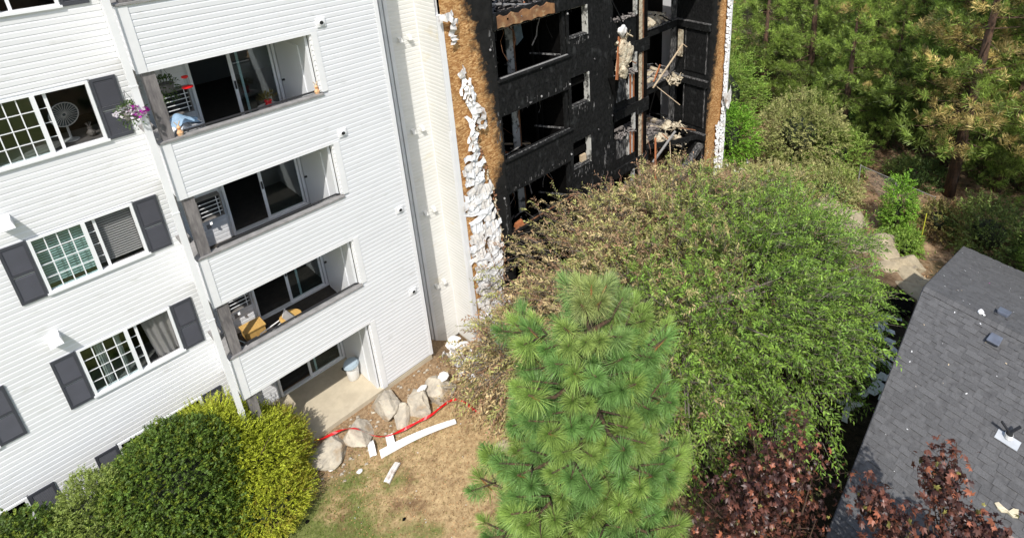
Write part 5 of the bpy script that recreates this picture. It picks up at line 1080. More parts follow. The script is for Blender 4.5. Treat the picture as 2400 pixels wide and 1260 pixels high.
def sprays(parent, P, D, K, L, ll, lw, tonef, m, droop=0.5, spread=0.9, jit=0.35, name='foliage', twig=None, up=None, tw=0.004, fold=0.25, bend=0.15):
    "twigs with leaves set alternately along them"
    n = len(P); D = nrmz(D+rng.normal(size=(n, 3))*jit); Ln = L*rng.uniform(0.6, 1.25, (n, 1))
    side = nrmz(np.cross(D, nrmz(rng.normal(size=(n, 3))*0.5+[0, 0, 1.0])))
    Q = []; T = []; C = []; Kk = np.arange(K)
    t = (Kk+0.6)/K
    pos = P[:, None]+D[:, None]*(Ln[:, None]*t[None, :, None])+np.array([0, 0, -1.0])*(droop*Ln[:, None]*(t**2)[None, :, None])
    tan = nrmz(D[:, None]+np.array([0, 0, -1.0])*(2*droop*t)[None, :, None])
    sg = np.where(Kk % 2 == 0, 1.0, -1.0)[None, :, None]
    ld = nrmz(tan+side[:, None]*sg*spread+rng.normal(size=(n, K, 3))*0.22)
    tone = tonef(P)[:, None]*np.ones((1, K, 1))*rng.uniform(0.75, 1.3, (n, K, 1))
    lens = ll*rng.uniform(0.7, 1.2, n*K); 
    o = leafs(parent, name, pos.reshape(-1, 3), ld.reshape(-1, 3), lens, lens*lw, tone.reshape(-1, 3), m, fold=fold, bend=bend)
    if twig: tag(ribbons('twigs', parent, P-D*Ln*0.3, pos[:, -1], tw, tw*0.5, twig), kind='stuff')
    return o
def trunk(name, parent, pts, r0, r1, m, n=9):
    mb = MB(); k = len(pts); mb.tube(pts, [r0+(r1-r0)*i/(k-1) for i in range(k)], n); return mb.build(name, m, parent, smooth=True)
def limbs(parent, base, tips, r, m, name='limb', sag=0.0):
    mb = MB()
    for tp in tips:
        a, b = Vector(base), Vector(tp); mid = a.lerp(b, 0.5)+Vector((random.uniform(-.2, .2), random.uniform(-.2, .2), random.uniform(0.05, 0.4)-sag)); mb.tube([a, a.lerp(mid, 0.6)+Vector((0, 0, 0.05)), mid, b], [r, r*0.7, r*0.5, r*0.15], 6)
    return mb.build(name, m, parent)

# ---- the big spreading tree between burnt wing and garage
def big_tone(P):
    # leaves scorched brown on the side of the fire
    n = len(P); s = 0.50-0.08*(P[:, 0]-7)+0.20*(P[:, 1]+5.4)+0.05*(P[:, 2]-2.4)+0.38*noise(P, 1.1, 1)+0.27*rng.normal(size=n)
    s = sstep(0.22, 0.78, s+0.05*np.maximum(P[:, 0]-10, 0)*(P[:, 1] > -6))[:, None]
    g = np.array([0.155, 0.27, 0.045])*(0.6+0.8*rng.uniform(0, 1, (n, 1)))+np.array([0.06, 0.06, 0.0])*rng.uniform(0, 1, (n, 1))
    b = np.where(rng.uniform(0, 1, (n, 1)) < 0.55, np.array([0.50, 0.39, 0.20]), np.array([0.36, 0.22, 0.13]))
    b = np.where(rng.uniform(0, 1, (n, 1)) < 0.35, np.array([0.38, 0.38, 0.13]), b)*(0.7+0.6*rng.uniform(0, 1, (n, 1)))
    return g*(1-s)+b*s
BT_ = thing('broad_tree', 'large spreading tree with scorched brown leaves towards the burnt wing and green ones below', 'tree', (7.4, -5.2, -1.2))
def rel(P): return P-np.array([7.4, -5.2, -1.2])
parts = [((8.0, -5.5, 1.7), (5.6, 5.0, 2.2), 8400, 1), ((4.4, -5.2, 1.2), (2.8, 3.5, 2.0), 2100, 2), ((11.2, -5.8, 1.2), (3.9, 4.1, 1.9), 2700, 3), ((2.9, -2.9, 0.7), (1.5, 1.8, 1.5), 900, 4), ((9.4, -3.6, 2.6), (3.0, 2.6, 1.5), 1500, 5)]
for c, r, n, sd_i in parts:
    P, D, dp = crown_points(int(n*1.05), c, r, 0.30, 3.0, 0.42, zmin=lambda p: np.full(len(p), -1.0), gap=0.62, seed=sd_i)
    tn = big_tone(P); ok = P[:, 1] < np.where(P[:, 0] > 3.4, -0.15, 0.4)
    P, D, tn = P[ok], D[ok], tn[ok]; D = nrmz(D*[1, 1, 0.6]+[0, 0, 0.15])
    sprays(BT_, rel(P), D, 11, 0.62, 0.125, 0.34, lambda q, tn=tn: tn, M['leaf'], droop=0.42, twig=M['twig'], tw=0.006, name='foliage')
    kk = (rng.uniform(0, 1, len(P)) < 0.07) & (dp[ok] > 0.9); sprays(BT_, rel(P)[kk], nrmz(D[kk]+[0, 0, 0.9]), 13, 0.95, 0.11, 0.34, lambda q, tn=tn[kk]: tn, M['leaf'], droop=0.12, twig=M['twig'], tw=0.007, name='wispy_foliage')
trunk('trunk', BT_, [(0, 0, -0.2), (0.05, 0.0, 0.8), (0.1, 0.1, 1.6)], 0.26, 0.18, M['bark'])
tips = [(r_.uniform(-4.6, 5.8), r_.uniform(-4.4, 4.0), r_.uniform(1.2, 4.2)) for _ in range(46)]
limbs(BT_, (0.1, 0.1, 1.4), tips, 0.10, M['twig'])
bare = MB()
for i in range(46):     # bare scorched shoots along the top edge by the wall
    x = r_.uniform(-1.6, 5.0); y = r_.uniform(2.2, 4.7); z0 = r_.uniform(2.9, 3.9)+0.12*x; q = [(x, y, z0)]
    for k in range(4): q.append((q[-1][0]+r_.uniform(-0.12, 0.2), q[-1][1]+r_.uniform(-0.1, 0.15), q[-1][2]+r_.uniform(0.12, 0.3)-0.07*k))
    bare.tube(q, [0.012, 0.010, 0.008, 0.006, 0.003], 4)
tag(bare.build('bare_shoots', mat('scorched_shoot', (0.26, 0.13, 0.085), 0.8), BT_), kind='stuff')

# ---- long needled pines
def needles(P, A, n, L, w, th0=0.35, th1=1.45, along=0.16, droop=0.12):
    "tufts: n needles round each axis A from points just below P; returns triangles"
    k = len(P); A = nrmz(A); S = nrmz(np.cross(A, nrmz(rng.normal(size=(k, 3))))); U = np.cross(A, S)
    ph = rng.uniform(0, 6.283, (k, n, 1)); v = rng.uniform(0, 1, (k, n, 1)); th = th0+(th1-th0)*v
    base = P[:, None]-A[:, None]*(along*v*L[:, None, None]/0.2 if not np.isscalar(L) else along*v)
    d = A[:, None]*np.cos(th)+(S[:, None]*np.cos(ph)+U[:, None]*np.sin(ph))*np.sin(th); Lr = (L[:, None, None] if not np.isscalar(L) else L)*rng.uniform(0.75, 1.1, (k, n, 1))
    sd_ = nrmz(np.cross(d, rng.normal(size=(k, n, 3))))*w
    mid_ = base+d*Lr*0.55; tip = base+d*Lr+np.array([0, 0, -1.0])*droop*Lr
    V = np.stack([base, mid_+sd_, tip, mid_-sd_], 2).reshape(-1, 3)
    return V, np.arange(len(V)).reshape(-1, 4)
def young_pine():
    t = thing('young_pine', 'bright green young pine with long needle tufts standing in front of the big tree', 'pine tree', (-1.62, -9.14, -1.0)); t.rotation_euler = (0.035, 0.030, 0)
    H = 10.6; tufts = []; axes = []; Ls = []; wood = MB(); shoots = MB()
    wood.tube([(0, 0, 0), (0.03, 0.02, H*0.5), (0, 0, H-0.4)], [0.16, 0.09, 0.03], 8)
    tufts.append((0, 0, H)); axes.append((0, 0, 1)); Ls.append(0.24); shoots.tube([(0, 0, H-0.6), (0, 0, H+0.02)], [0.022, 0.012], 6)
    z = H-0.32; k = 0; rp = random.Random(21)
    while z > 1.0:
        dz = H-z; rad = float(np.interp(dz, [0, 0.3, 0.65, 1.35, 2.05, 2.9, 5], [0.14, 0.24, 0.42, 0.95, 1.08, 1.30, 1.5])); nb = 4 if dz < 0.8 else (5 if dz < 2 else 7)
        for b in range(nb):
            a = b*6.283/nb+k*1.1+rp.uniform(-0.25, 0.25); rr_ = rad*rp.uniform(0.72, 1.12); rise = 0.28 if dz < 1.5 else 0.12
            d = Vector((math.cos(a), math.sin(a), 0)); e = Vector((0, 0, z))+d*rr_+Vector((0, 0, rr_*rise+0.16)); m_ = Vector((0, 0, z))+d*rr_*0.6+Vector((0, 0, rr_*rise*0.25))
            wood.tube([(0, 0, z), m_, e], [0.035, 0.025, 0.012], 5)
            ax = (d*0.75+Vector((0, 0, 1.0))).normalized(); tufts.append(tuple(e)); axes.append(tuple(ax)); Ls.append(rp.uniform(0.20, 0.27)); shoots.tube([e-ax*0.28, e], [0.013, 0.009], 5)
            ns = int(rr_/0.27)
            for s in range(1, ns+1):
                for sg in (1, -1):
                    if rp.random() < 0.22: continue
                    q = Vector((0, 0, z)).lerp(e, 1-s*0.25/rr_*0.95); dd = (d+Vector((-d.y, d.x, 0))*sg*rp.uniform(0.7, 1.1)).normalized(); tip = q+dd*rp.uniform(0.2, 0.42)+Vector((0, 0, rp.uniform(0.05, 0.2)))
                    wood.tube([q, tip], [0.014, 0.009], 4); ax = (dd*0.8+Vector((0, 0, 0.9))).normalized(); tufts.append(tuple(tip)); axes.append(tuple(ax)); Ls.append(rp.uniform(0.16, 0.25))
        z -= rp.uniform(0.30, 0.42) if dz < 3 else 0.46; k += 1
    P, A, Ls = np.array(tufts), np.array(axes), np.array(Ls); V, F = needles(P, A, 400, Ls, 0.0026, 0.10, 1.95, along=0.20, droop=0.10)
    base = np.where(rng.uniform(0, 1, (len(P), 1)) < 0.5, np.array([[0.27, 0.39, 0.09]]), np.array([[0.175, 0.32, 0.085]]))*rng.uniform(0.8, 1.2, (len(P), 1))
    old = np.clip((P[:, 2:]-(H-0.6))*2.0, 0, 1)*0.4; base = base*(1-old)+np.array([0.46, 0.44, 0.2])*old
    tone = (base[:, None]*rng.uniform(0.72, 1.3, (len(P), 400, 1))).reshape(-1, 3)
    np_mesh('needles', V, F, M['needle'], t, tone=tone); wood.build('trunk', M['bark'], t, smooth=True); tag(shoots.build('shoots', M['twig_orange'], t), kind='stuff')
    mb = MB(); mb.lathe([(0.02, 0), (0.045, 0.03), (0.04, 0.07), (0.01, 0.1)], n=8); mb.build('cone', M['bark'], t)
    c = MB()
    for i in range(7): q = tufts[int(len(tufts)*(0.1+0.12*i))]; c.lathe([(0.01, -0.05), (0.03, -0.03), (0.028, 0.02), (0.008, 0.04)], (q[0], q[1], q[2]-0.1), 7)
    c.build('pine_cone', M['bark'], t)
young_pine()
def forest_pine(seed, H, rad, ncl, low=0.35, L=0.36, w=0.013, n=24, tan=0.0):
    rp = random.Random(seed); t = thing('pine_tree', '', 'pine tree', (0, 0, 0)); wood = MB()
    lean = (rp.uniform(-0.4, 0.4), rp.uniform(-0.4, 0.4)); wood.tube([(0, 0, -0.5), (lean[0]*0.3, lean[1]*0.3, H*0.4), (lean[0], lean[1], H*0.96)], [0.30, 0.22, 0.04], 9); wood.build('trunk', M['bark'], t, smooth=True)
    br = MB(); P = []; A = []; z = H*low
    while z < H:
        f = (z-H*low)/(H*(1-low)); rr_ = rad*(1-f**1.6)*0.9+0.35; nb = rp.choice((3, 4, 5))
        for b in range(nb):
            a = rp.uniform(0, 6.283); r1 = rr_*rp.uniform(0.55, 1.15); d = Vector((math.cos(a), math.sin(a), 0)); o = Vector((lean[0]*z/H, lean[1]*z/H, z)); e = o+d*r1+Vector((0, 0, r1*rp.uniform(-0.12, 0.3)))
            br.tube([o, o.lerp(e, 0.5)+Vector((0, 0, -0.1)), e], [0.035, 0.022, 0.008], 3)
            m_ = max(2, int(r1*ncl*0.42)); 
            for s in range(m_):
                u = 1-0.62*rp.random()**1.3 if s else 1.0; sd_ = Vector((-d.y, d.x, 0))*rp.gauss(0, 0.32)*r1*0.6; q = o.lerp(e, u)+sd_+Vector((0, 0, rp.uniform(0, 0.3)))
                for _c in range(4 if s else 5): P.append((q[0]+rp.gauss(0, .16), q[1]+rp.gauss(0, .16), q[2]+rp.gauss(0, .08))); A.append(tuple((d*0.6+Vector((rp.gauss(0, .6), rp.gauss(0, .6), 1.0))).normalized()))
                if rp.random() < 0.5: br.tube([o.lerp(e, u*0.85), q], [0.016, 0.006], 3)
        z += rp.uniform(0.35, 0.7)
    for k in range(14):    # dead twigs low on the stem
        a = rp.uniform(0, 6.283); zz = rp.uniform(H*0.12, H*low); l = rp.uniform(0.6, 1.8); br.tube([(0, 0, zz), (l*0.5*math.cos(a), l*0.5*math.sin(a), zz-0.1), (l*math.cos(a+0.3), l*math.sin(a+0.3), zz+rp.uniform(-0.3, 0.3))], [0.025, 0.015, 0.005], 4)
    tag(br.build('branches', M['bark'], t), kind='stuff')
    P, A = np.array(P), np.array(A); Ls = rng.uniform(0.75, 1.15, len(P))*L; V, F = needles(P, A, n, Ls, w, 0.1, 1.5, along=0.25, droop=0.1)
    old = (noise(P, 1.6, 2) > 1.1-2.6*tan)[:, None]
    base = np.where(old, np.array([[0.60, 0.47, 0.17]]), np.array([[0.27, 0.38, 0.07]]))*np.repeat(rng.uniform(0.2, 1.4, (len(P)//4+1, 1)), 4, 0)[:len(P)]  # wide clump range puts the shaded gaps of the crowns into the needle colour
    tone = (base[:, None]*rng.uniform(0.75, 1.25, (len(P), n, 1))).reshape(-1, 3); np_mesh('crown', V, F, M['needle'], t, tone=tone)
    return t
protos = [forest_pine(31, 15, 3.3, 5.0, 0.10, tan=0.08), forest_pine(32, 16, 3.6, 4.6, 0.20, tan=0.30), forest_pine(33, 12, 3.2, 5.2, 0.12, tan=0.04), forest_pine(34, 17, 3.4, 4.8, 0.28, tan=0.20)]
# (x, y, proto, scale, turn, label)
PINES = [(25.0, -9.3, 1, 0.95, 0.4, 'reddish trunked pine nearest the garage roof corner'), (27.4, -8.4, 1, 0.95, 2.0, 'dark trunked pine just behind the reddish one'),
         (32.5, -9.4, 1, 1.0, 1.0, 'pine with tan tipped tufts right of the forked pair of trunks'), (33.6, -7.4, 3, 1.0, 3.0, 'pine with tan tipped tufts in the middle of the wood'), (32.8, -11.6, 3, 1.0, 5.1, 'pine at the right edge of the picture above the garage'),
         (36.0, -4.2, 2, 1.15, 0.2, 'green pine with bare leaning trunk left of the sunny clearing'), (27.5, -3.0, 2, 0.78, 1.3, 'small bright green pine with flat tufts above the chain link fence'), (31.5, 0.8, 0, 0.9, 4.0, 'green pine behind the pale shrub on the bank'),
         (38.5, 3.4, 0, 1.05, 2.2, 'dense green pine rising behind the end of the burnt wing'), (44.5, 9.5, 0, 1.1, 0.9, 'far dense green pine nearest the burnt wing top'), (46.5, 3.0, 1, 1.05, 3.9, 'far pine at the top middle of the wood'),
         (42.0, -1.2, 2, 1.3, 5.5, 'broad green pine at the top of the wood'), (41.5, -6.4, 1, 1.05, 0.1, 'tan tufted pine near the top right of the wood'), (43.5, -11.2, 3, 1.05, 2.8, 'tall tan tufted pine in the top right corner'),
         (52.0, -4.5, 0, 1.2, 1.9, 'far pine seen through the clearing'), (55.0, 7.0, 1, 1.2, 4.4, 'far pine on the skyline side of the wood, left'), (58.0, 0.5, 0, 1.25, 3.3, 'far pine on the skyline side of the wood, right'), (38.0, -14.6, 1, 1.0, 1.2, 'pine just beyond the right edge of the garage ridge'), (52.5, 14.5, 0, 1.2, 5.0, 'far pine hidden half behind the burnt wing edge'), (26.8, 5.6, 0, 0.72, 2.9, 'pine growing close beside the burnt wing end wall'),
         (34.5, -2.0, 2, 0.9, 0.6, 'bushy pine right behind the small bright green one'), (36.5, 0.8, 0, 0.85, 1.7, 'bushy pine between the pale shrub and the broad pine'), (30.0, 3.5, 2, 0.85, 2.6, 'bushy pine over the olive thicket by the end wall'), (48.0, 6.5, 2, 1.4, 4.9, 'dense far pine behind the top left of the wood'),
         (47.0, -2.5, 0, 1.05, 3.0, 'dense far pine left of the clearing top'), (50.0, -9.5, 2, 1.4, 0.3, 'dense far pine in the upper right of the wood'), (48.0, -14.0, 0, 1.1, 5.8, 'dense pine at the top right edge'), (60.0, -8.0, 2, 1.6, 2.2, 'farthest pine at the top right of the wood'), (62.0, 4.0, 2, 1.6, 1.1, 'farthest pine at the top middle of the wood'), (60.0, 12.0, 2, 1.6, 3.7, 'farthest pine at the top left of the wood'),
         (29.8, -13.8, 2, 0.8, 0.8, 'low bright green pine behind the garage at the right edge'), (33.0, 9.0, 0, 0.9, 5.2, 'dense pine half hidden by the burnt wing edge'), (27.8, -12.0, 2, 0.72, 2.4, 'bright green pine just right of the reddish trunked pine'), (29.5, -7.0, 2, 0.6, 4.4, 'small pine in the shade beside the dark trunked pine'),
         (22.0, -18.5, 1, 1.0, 1.0, 'added pine beyond the right edge, behind the garage, shading the wood'), (26.5, -17.5, 3, 1.0, 2.0, 'added tall pine beyond the right edge, shading the wood'), (31.0, -18.0, 0, 1.0, 3.0, 'added dense pine beyond the right edge, shading the wood'), (18.5, -17.0, 3, 0.9, 3.0, 'added pine beyond the garage, outside the picture, shading the wood'), (14.5, -17.0, 0, 0.9, 5.0, 'added dense pine at the far right of the garage, outside the picture, shading the wood'),  # unseen pines, added to cast shade over the floor of the wood
         (27.0, -11.0, 2, 0.85, 1.9, 'pine with a low bright crown behind the garage corner'), (28.5, -5.2, 0, 0.62, 3.3, 'dark young pine in the gap behind the chain link fence'), (31.0, -2.6, 2, 0.8, 5.0, 'young pine left of the dark gap of the wood'), (39.0, -3.5, 0, 1.0, 2.9, 'dense pine in the centre of the wood')]
used = set()
for x, y, k, s, a, lb in PINES:
    z = float(zg(x, y))
    if k not in used: o = protos[k]; used.add(k); o.location = (x, y, z); o.rotation_euler = (0, 0, a); o.scale = (s, s, s)
    else: o = copy_thing(protos[k], (x, y, z), a, s)
    tag(o, lb, 'pine tree', 'pines of the wood')

# ---- purple maples
def star_leaves(parent, name, P, Nn, size, tone, m):
    "five lobed leaves: a fan of five folded rhombs"
    n = len(P); Nn = nrmz(Nn); S = nrmz(np.cross(Nn, rng.normal(size=(n, 3)))); U = np.cross(Nn, S); Ps, Ds, Ls, Us = [], [], [], []
    for k, (a, l) in enumerate(((0, 1.0), (0.75, 0.85), (-0.75, 0.85), (1.55, 0.55), (-1.55, 0.55))):
        Ps.append(P); Ds.append(S*math.cos(a)+U*math.sin(a)-Nn*0.25); Ls.append(size*l); Us.append(Nn)
    T = np.concatenate([tone]*5); return leafs(parent, name, np.concatenate(Ps), np.concatenate(Ds), np.concatenate(Ls), np.concatenate(Ls)*0.42, T, m, up=np.concatenate(Us), fold=0.3, bend=0.12)
def maple_tone(n):
    u = rng.uniform(0, 1, (n, 1)); c = np.where(u < 0.50, np.array([[0.062, 0.027, 0.022]]), np.where(u < 0.84, np.array([[0.16, 0.062, 0.042]]), np.where(u < 0.96, np.array([[0.34, 0.12, 0.065]]), np.array([[0.26, 0.24, 0.07]]))))
    return c*rng.uniform(0.6, 1.4, (n, 1))
def maple(label, base, blobs, seed, twigs=()):
    t = thing('purple_maple', label, 'maple tree', base); b = np.array(base)
    for i, (c, r, n) in enumerate(blobs):
        P, D, dp = crown_points(int(n*0.8), c, r, 0.45, 3.8, 0.25, gap=0.75, seed=seed+i); n = len(P)
        # clusters of leaves at shoot ends
        K = 7; q = (P[:, None]+rng.normal(size=(n, K, 3))*0.10).reshape(-1, 3)-b; N_ = nrmz(np.repeat(D, K, 0)*0.6+rng.normal(size=(n*K, 3))*0.55+[0, 0, 0.7])
        star_leaves(t, 'foliage', q, N_, rng.uniform(0.06, 0.125, n*K), maple_tone(n*K), M['maple']); tag(ribbons('shoots', t, P-b-nrmz(D+[0, 0, .3])*0.35, P-b, 0.007, 0.003, M['bark']), kind='stuff')
        limbs(t, (0, 0, max(1.0, c[2]-b[2]-2.5)), [tuple(np.array(c)-b+rng.normal(size=3)*np.array(r)*0.5) for _ in range(8)], 0.04, M['bark'])
    trunk('trunk', t, [(0, 0, -0.2), (0, 0, 1.5), (0.05, 0, 3.0)], 0.13, 0.07, M['bark'])
maple('purple leaved maple between the young pine and the garage', (1.9, -11.0, -0.9), [((1.75, -10.75, 2.9), (1.35, 1.15, 1.3), 320), ((2.6, -10.9, 3.2), (0.75, 0.7, 1.0), 170), ((1.2, -10.4, 2.1), (0.8, 0.8, 0.8), 130)], 3)
maple('purple leaved maple whose top shoots stand in front of the garage roof', (2.3, -13.6, -0.9), [((2.55, -13.35, 3.7), (0.95, 0.9, 1.0), 330), ((2.95, -13.15, 4.85), (0.36, 0.34, 0.6), 80), ((2.1, -12.5, 4.45), (0.35, 0.55, 0.45), 70), ((3.0, -13.9, 4.0), (0.5, 0.5, 0.6), 110), ((1.8, -12.9, 3.5), (0.8, 0.8, 0.8), 200)], 9)

# ---- clipped shrubs by the left wing
def shrub(name, label, blobs, tonef, K=9, L=0.22, ll=0.05, lw=0.5, droop=0.0, lump=0.08, lf=3.0, cat='shrub', group=None, jit=0.5, spread=0.8, shell=0.72, m='leaf', twig=True, rise=0.35, gap=0.0, tw=0.003):
    c0 = blobs[0][0]; base = (c0[0], c0[1], float(zg(c0[0], c0[1]))); t = thing(name, label, cat, base, group); b = np.array(base)
    for i, (c, r, n) in enumerate(blobs):
        P, D, dp = crown_points(n, c, r, lump, lf, shell, zmin=lambda p: zg(p[:, 0], p[:, 1])+0.02, gap=gap, seed=i+len(label) % 5); tn = tonef(P)
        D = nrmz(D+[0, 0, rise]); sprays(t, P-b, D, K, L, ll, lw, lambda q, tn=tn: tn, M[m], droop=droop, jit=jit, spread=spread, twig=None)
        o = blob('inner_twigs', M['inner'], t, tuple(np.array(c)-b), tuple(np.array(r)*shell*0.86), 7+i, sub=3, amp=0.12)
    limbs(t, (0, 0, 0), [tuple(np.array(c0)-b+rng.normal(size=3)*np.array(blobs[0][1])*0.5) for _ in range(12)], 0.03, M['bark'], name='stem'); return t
def t_dark(P): n = len(P); return np.array([0.09, 0.15, 0.023])*rng.uniform(0.6, 1.5, (n, 1))+np.where(rng.uniform(0, 1, (n, 1)) < 0.25, np.array([[0.07, 0.06, 0.0]]), 0)
def t_yel(P): n = len(P); s = np.clip(0.35*noise(P, 1.6, 2)+rng.normal(size=n)*0.25-0.25+0.45*np.clip(P[:, 0]+3.0, 0, 1), 0, 1)[:, None]; return np.array([0.44, 0.50, 0.045])*(1-s)*rng.uniform(0.6, 1.25, (n, 1))+np.array([0.36, 0.22, 0.045])*s
def t_lite(P): n = len(P); return np.array([0.22, 0.28, 0.06])*rng.uniform(0.65, 1.3, (n, 1))
shrub('juniper_shrub', 'yellow green feathery juniper at the corner of the balcony stack', [((-3.42, -0.05, 0.45), (1.15, 1.05, 1.3), 7000), ((-4.1, 0.3, 1.35), (1.05, 0.85, 1.1), 4200), ((-3.75, 0.05, 1.05), (0.95, 0.85, 1.05), 3200), ((-3.55, -0.75, -0.05), (1.0, 0.85, 0.75), 2800)], t_yel, K=10, L=0.21, ll=0.05, lw=0.36, lump=0.13, lf=4.5, jit=0.3, spread=0.4, rise=0.35, droop=0.05)
shrub('dark_shrub', 'large dark green rounded shrub in the middle of the left planting', [((-4.95, -0.15, 1.25), (1.35, 1.15, 1.85), 9000), ((-4.55, -0.35, 0.2), (1.2, 1.0, 1.1), 3500)], t_dark, K=8, L=0.12, ll=0.05, lw=0.62, lump=0.10, lf=4, jit=0.6)
shrub('pale_shrub', 'pale green shrub left of the large dark one', [((-6.15, 0.05, 1.05), (0.95, 1.0, 1.6), 5000)], t_lite, K=9, L=0.14, ll=0.045, lw=0.5, lump=0.08, lf=4, jit=0.5)
shrub('dark_shrub', 'dark green shrub in the bottom left corner against the wing', [((-7.3, 0.2, 1.0), (0.95, 0.9, 1.65), 4000)], t_dark, K=8, L=0.12, ll=0.05, lw=0.62, lump=0.12, lf=4, jit=0.6)

# ---- shrubs on the bank and along the wood
def t_mix(g, b, f):
    def fn(P): n = len(P); s = np.clip(f+0.4*noise(P, 1.1, 3)+0.15*rng.normal(size=n), 0, 1)[:, None]; return (np.array(g)*(1-s)+np.array(b)*s)*rng.uniform(0.65, 1.35, (n, 1))
    return fn
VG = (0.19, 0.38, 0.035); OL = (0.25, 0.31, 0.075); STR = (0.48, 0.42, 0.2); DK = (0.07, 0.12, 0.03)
W_ = [('leafy_shrub', 'vivid green shrub beside the lower end corner of the burnt wing', (20.9, 0.9, -0.2), (1.4, 1.5, 2.0), 1500, t_mix(VG, OL, 0.1)),
      ('leafy_shrub', 'olive green shrub above the vivid one beside the burnt end wall', (23.2, 2.6, 1.0), (2.2, 2.2, 2.9), 2000, t_mix(OL, VG, 0.25)),
      ('leafy_shrub', 'pale straw and green shrub in the middle of the bank', (23.8, -1.9, -0.4), (2.3, 2.3, 2.1), 2700, t_mix(OL, STR, 0.45)),
      ('leafy_shrub', 'green shrub just behind the chain link fence end', (24.6, -3.6, -1.3), (1.6, 1.7, 1.5), 1200, t_mix(OL, VG, 0.4)),
      ('leafy_shrub', 'thin grey green shrub growing over the ledge rocks', (20.6, -5.0, -1.2), (1.6, 1.6, 1.0), 900, t_mix(OL, STR, 0.5)),
      ('leafy_shrub', 'straw coloured low shrub on the bank behind the big tree', (18.6, -3.0, -1.0), (1.7, 1.7, 0.8), 900, t_mix(STR, OL, 0.4)),
      ('sapling', 'narrow bright green sapling between ledge rocks and wood', (20.1, -8.2, -0.9), (0.55, 0.5, 1.5), 620, t_mix(VG, OL, 0.05)),
      ('leafy_shrub', 'low bright green plants at the foot of the sapling', (18.9, -9.0, -1.7), (0.8, 0.6, 0.6), 420, t_mix(VG, OL, 0.3)),
      ('leafy_shrub', 'brownish thin shrub beside the yellow stake', (21.3, -9.7, -1.3), (1.1, 0.9, 0.8), 420, t_mix(OL, (0.2, 0.11, 0.05), 0.5)),
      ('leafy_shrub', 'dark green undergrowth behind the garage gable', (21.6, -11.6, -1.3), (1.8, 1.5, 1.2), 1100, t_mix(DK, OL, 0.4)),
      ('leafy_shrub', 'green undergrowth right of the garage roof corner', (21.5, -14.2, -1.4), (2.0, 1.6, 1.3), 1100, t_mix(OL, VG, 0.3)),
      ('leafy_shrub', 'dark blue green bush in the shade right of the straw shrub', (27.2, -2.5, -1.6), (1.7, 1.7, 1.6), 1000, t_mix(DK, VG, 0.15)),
      ('leafy_shrub', 'olive tree crown rising high beside the burnt wing', (27.5, 6.8, 3.5), (2.7, 2.7, 3.4), 2400, t_mix(OL, VG, 0.3)),
      ('leafy_shrub', 'green thicket in the wood behind the fence', (30.5, -4.6, -1.6), (2.2, 2.2, 1.2), 900, t_mix(DK, OL, 0.3)),
      ('leafy_shrub', 'thicket with autumn orange leaves by the sunny clearing', (38.5, -8.3, -1.4), (2.4, 2.2, 1.3), 900, t_mix(OL, (0.42, 0.20, 0.05), 0.55)),
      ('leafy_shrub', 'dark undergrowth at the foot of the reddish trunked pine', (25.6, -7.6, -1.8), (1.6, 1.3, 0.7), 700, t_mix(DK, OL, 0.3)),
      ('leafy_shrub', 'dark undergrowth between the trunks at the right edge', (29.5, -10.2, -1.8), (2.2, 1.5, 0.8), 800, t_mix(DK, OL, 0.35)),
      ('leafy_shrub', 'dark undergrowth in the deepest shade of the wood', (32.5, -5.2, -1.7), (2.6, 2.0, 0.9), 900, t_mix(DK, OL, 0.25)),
      ('leafy_shrub', 'olive thicket far back beyond the clearing', (48.0, -8.5, -0.9), (4, 4, 2.0), 1300, t_mix(OL, (0.36, 0.24, 0.07), 0.4)),
      ('leafy_shrub', 'green thicket at the foot of the pines behind the olive crown', (33.0, 5.2, -0.4), (3, 3, 2.6), 1500, t_mix(OL, DK, 0.4))]
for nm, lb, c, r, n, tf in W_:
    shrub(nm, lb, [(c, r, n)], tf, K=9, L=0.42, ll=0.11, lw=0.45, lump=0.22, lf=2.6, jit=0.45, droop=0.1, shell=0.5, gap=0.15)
# far thicket closing the wood, one mass
P = np.stack([rng.uniform(56, 110, 5000), rng.uniform(-40, 60, 5000), np.zeros(5000)], 1); P[:, 2] = zg(P[:, 0], P[:, 1])+rng.uniform(0, 1, 5000)**1.5*7*(0.5+0.5*(noise(P, 0.2, 3) > 0))
root = thing('far_thicket', 'distant mass of undergrowth and young pines at the back of the wood', 'undergrowth'); root['kind'] = 'stuff'
o = sprays(root, P, nrmz(rng.normal(size=P.shape)+[0, 0, .6]), 8, 1.0, 0.42, 0.4, t_mix(DK, OL, 0.5), M['leaf'])

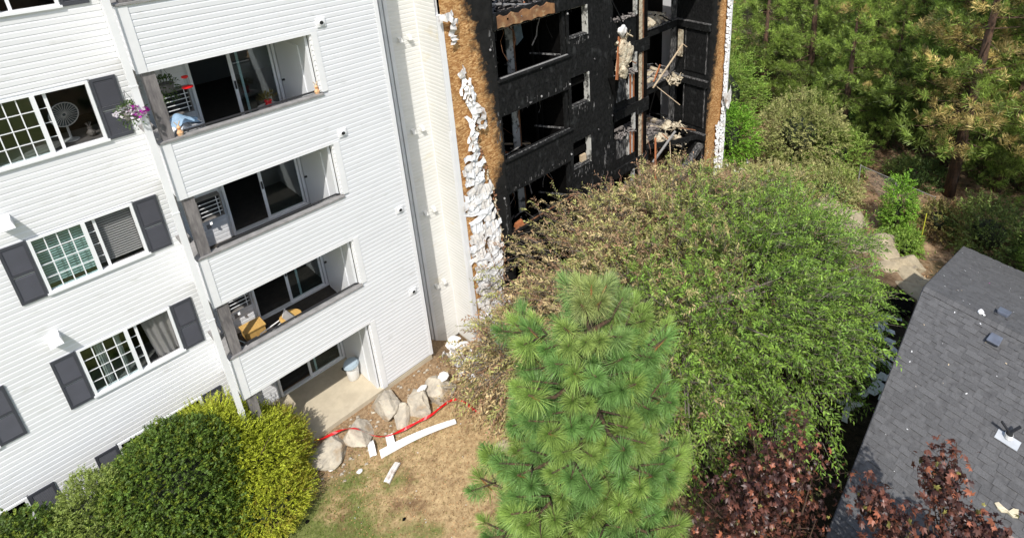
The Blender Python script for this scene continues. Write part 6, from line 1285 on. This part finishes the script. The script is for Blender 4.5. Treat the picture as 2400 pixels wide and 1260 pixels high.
# ---- grass and litter
n = 46000; x = rng.uniform(-6.5, 3.0, n); y = rng.uniform(-6.5, -0.75, n); q = np.stack([x, y, 0*x], 1); g = np.clip(0.62-0.20*(x+2.2)+0.55*noise(q, 1.3, 4), 0.05, 1)
k = rng.uniform(0, 1, n) < (0.18+0.75*g); x, y, g, q = x[k], y[k], g[k], q[k]; P = np.stack([x, y, zg(x, y)], 1); n = len(P)
gm = (rng.uniform(0, 1, n) < g*0.95)[:, None]; tone = np.where(gm, np.array([[0.17, 0.22, 0.04]]), np.array([[0.40, 0.30, 0.15]]))*rng.uniform(0.6, 1.35, (n, 1))
tag(leafs(None, 'lawn_grass', P, nrmz(np.stack([rng.normal(size=n)*0.7, rng.normal(size=n)*0.7, np.ones(n)], 1)), rng.uniform(0.03, 0.085, n), 0.011, tone, M['grass']), kind='stuff')
n = 9000; x = rng.uniform(-2.6, 6, n); y = rng.uniform(-7, 0.0, n)+0*x; P = np.stack([x, y, zg(x, y)+0.012], 1)
tone = np.where(rng.uniform(0, 1, (n, 1)) < 0.015, 0.65, np.array([[0.30, 0.17, 0.08]])*rng.uniform(0.25, 1.8, (n, 1))); tag(leafs(None, 'leaf_litter', P, rng.normal(size=(n, 3))*[1, 1, 0.1], rng.uniform(0.02, 0.06, n), 0.02, tone, M['litter']), kind='stuff')
n = 26000; x = rng.uniform(17, 60, n); y = rng.uniform(-16, 14, n); P = np.stack([x, y, zg(x, y)+0.03], 1)
u = rng.uniform(0, 1, (n, 1)); tone = np.where(u < 0.5, np.array([[0.36, 0.22, 0.11]]), np.where(u < 0.8, np.array([[0.16, 0.09, 0.05]]), np.array([[0.13, 0.15, 0.04]])))*rng.uniform(0.5, 1.4, (n, 1))
tag(leafs(None, 'forest_litter', P, rng.normal(size=(n, 3))*[1, 1, 0.35]+[0, 0, 0.2], rng.uniform(0.08, 0.28, n), 0.05, tone, M['litter']), kind='stuff')
for lb, x, y, a in (('thin fallen trunk in the clearing of the wood', 38.0, -9.0, 2.2),):
    mb = MB(); z = float(zg(x, y)); mb.tube([(x-1.8*math.cos(a), y-1.8*math.sin(a), z+0.12), (x, y, z+0.16), (x+1.9*math.cos(a), y+1.9*math.sin(a), z+0.1)], [0.12, 0.1, 0.05], 8); tag(mb.build('fallen_log', M['twig']), lb, 'log')
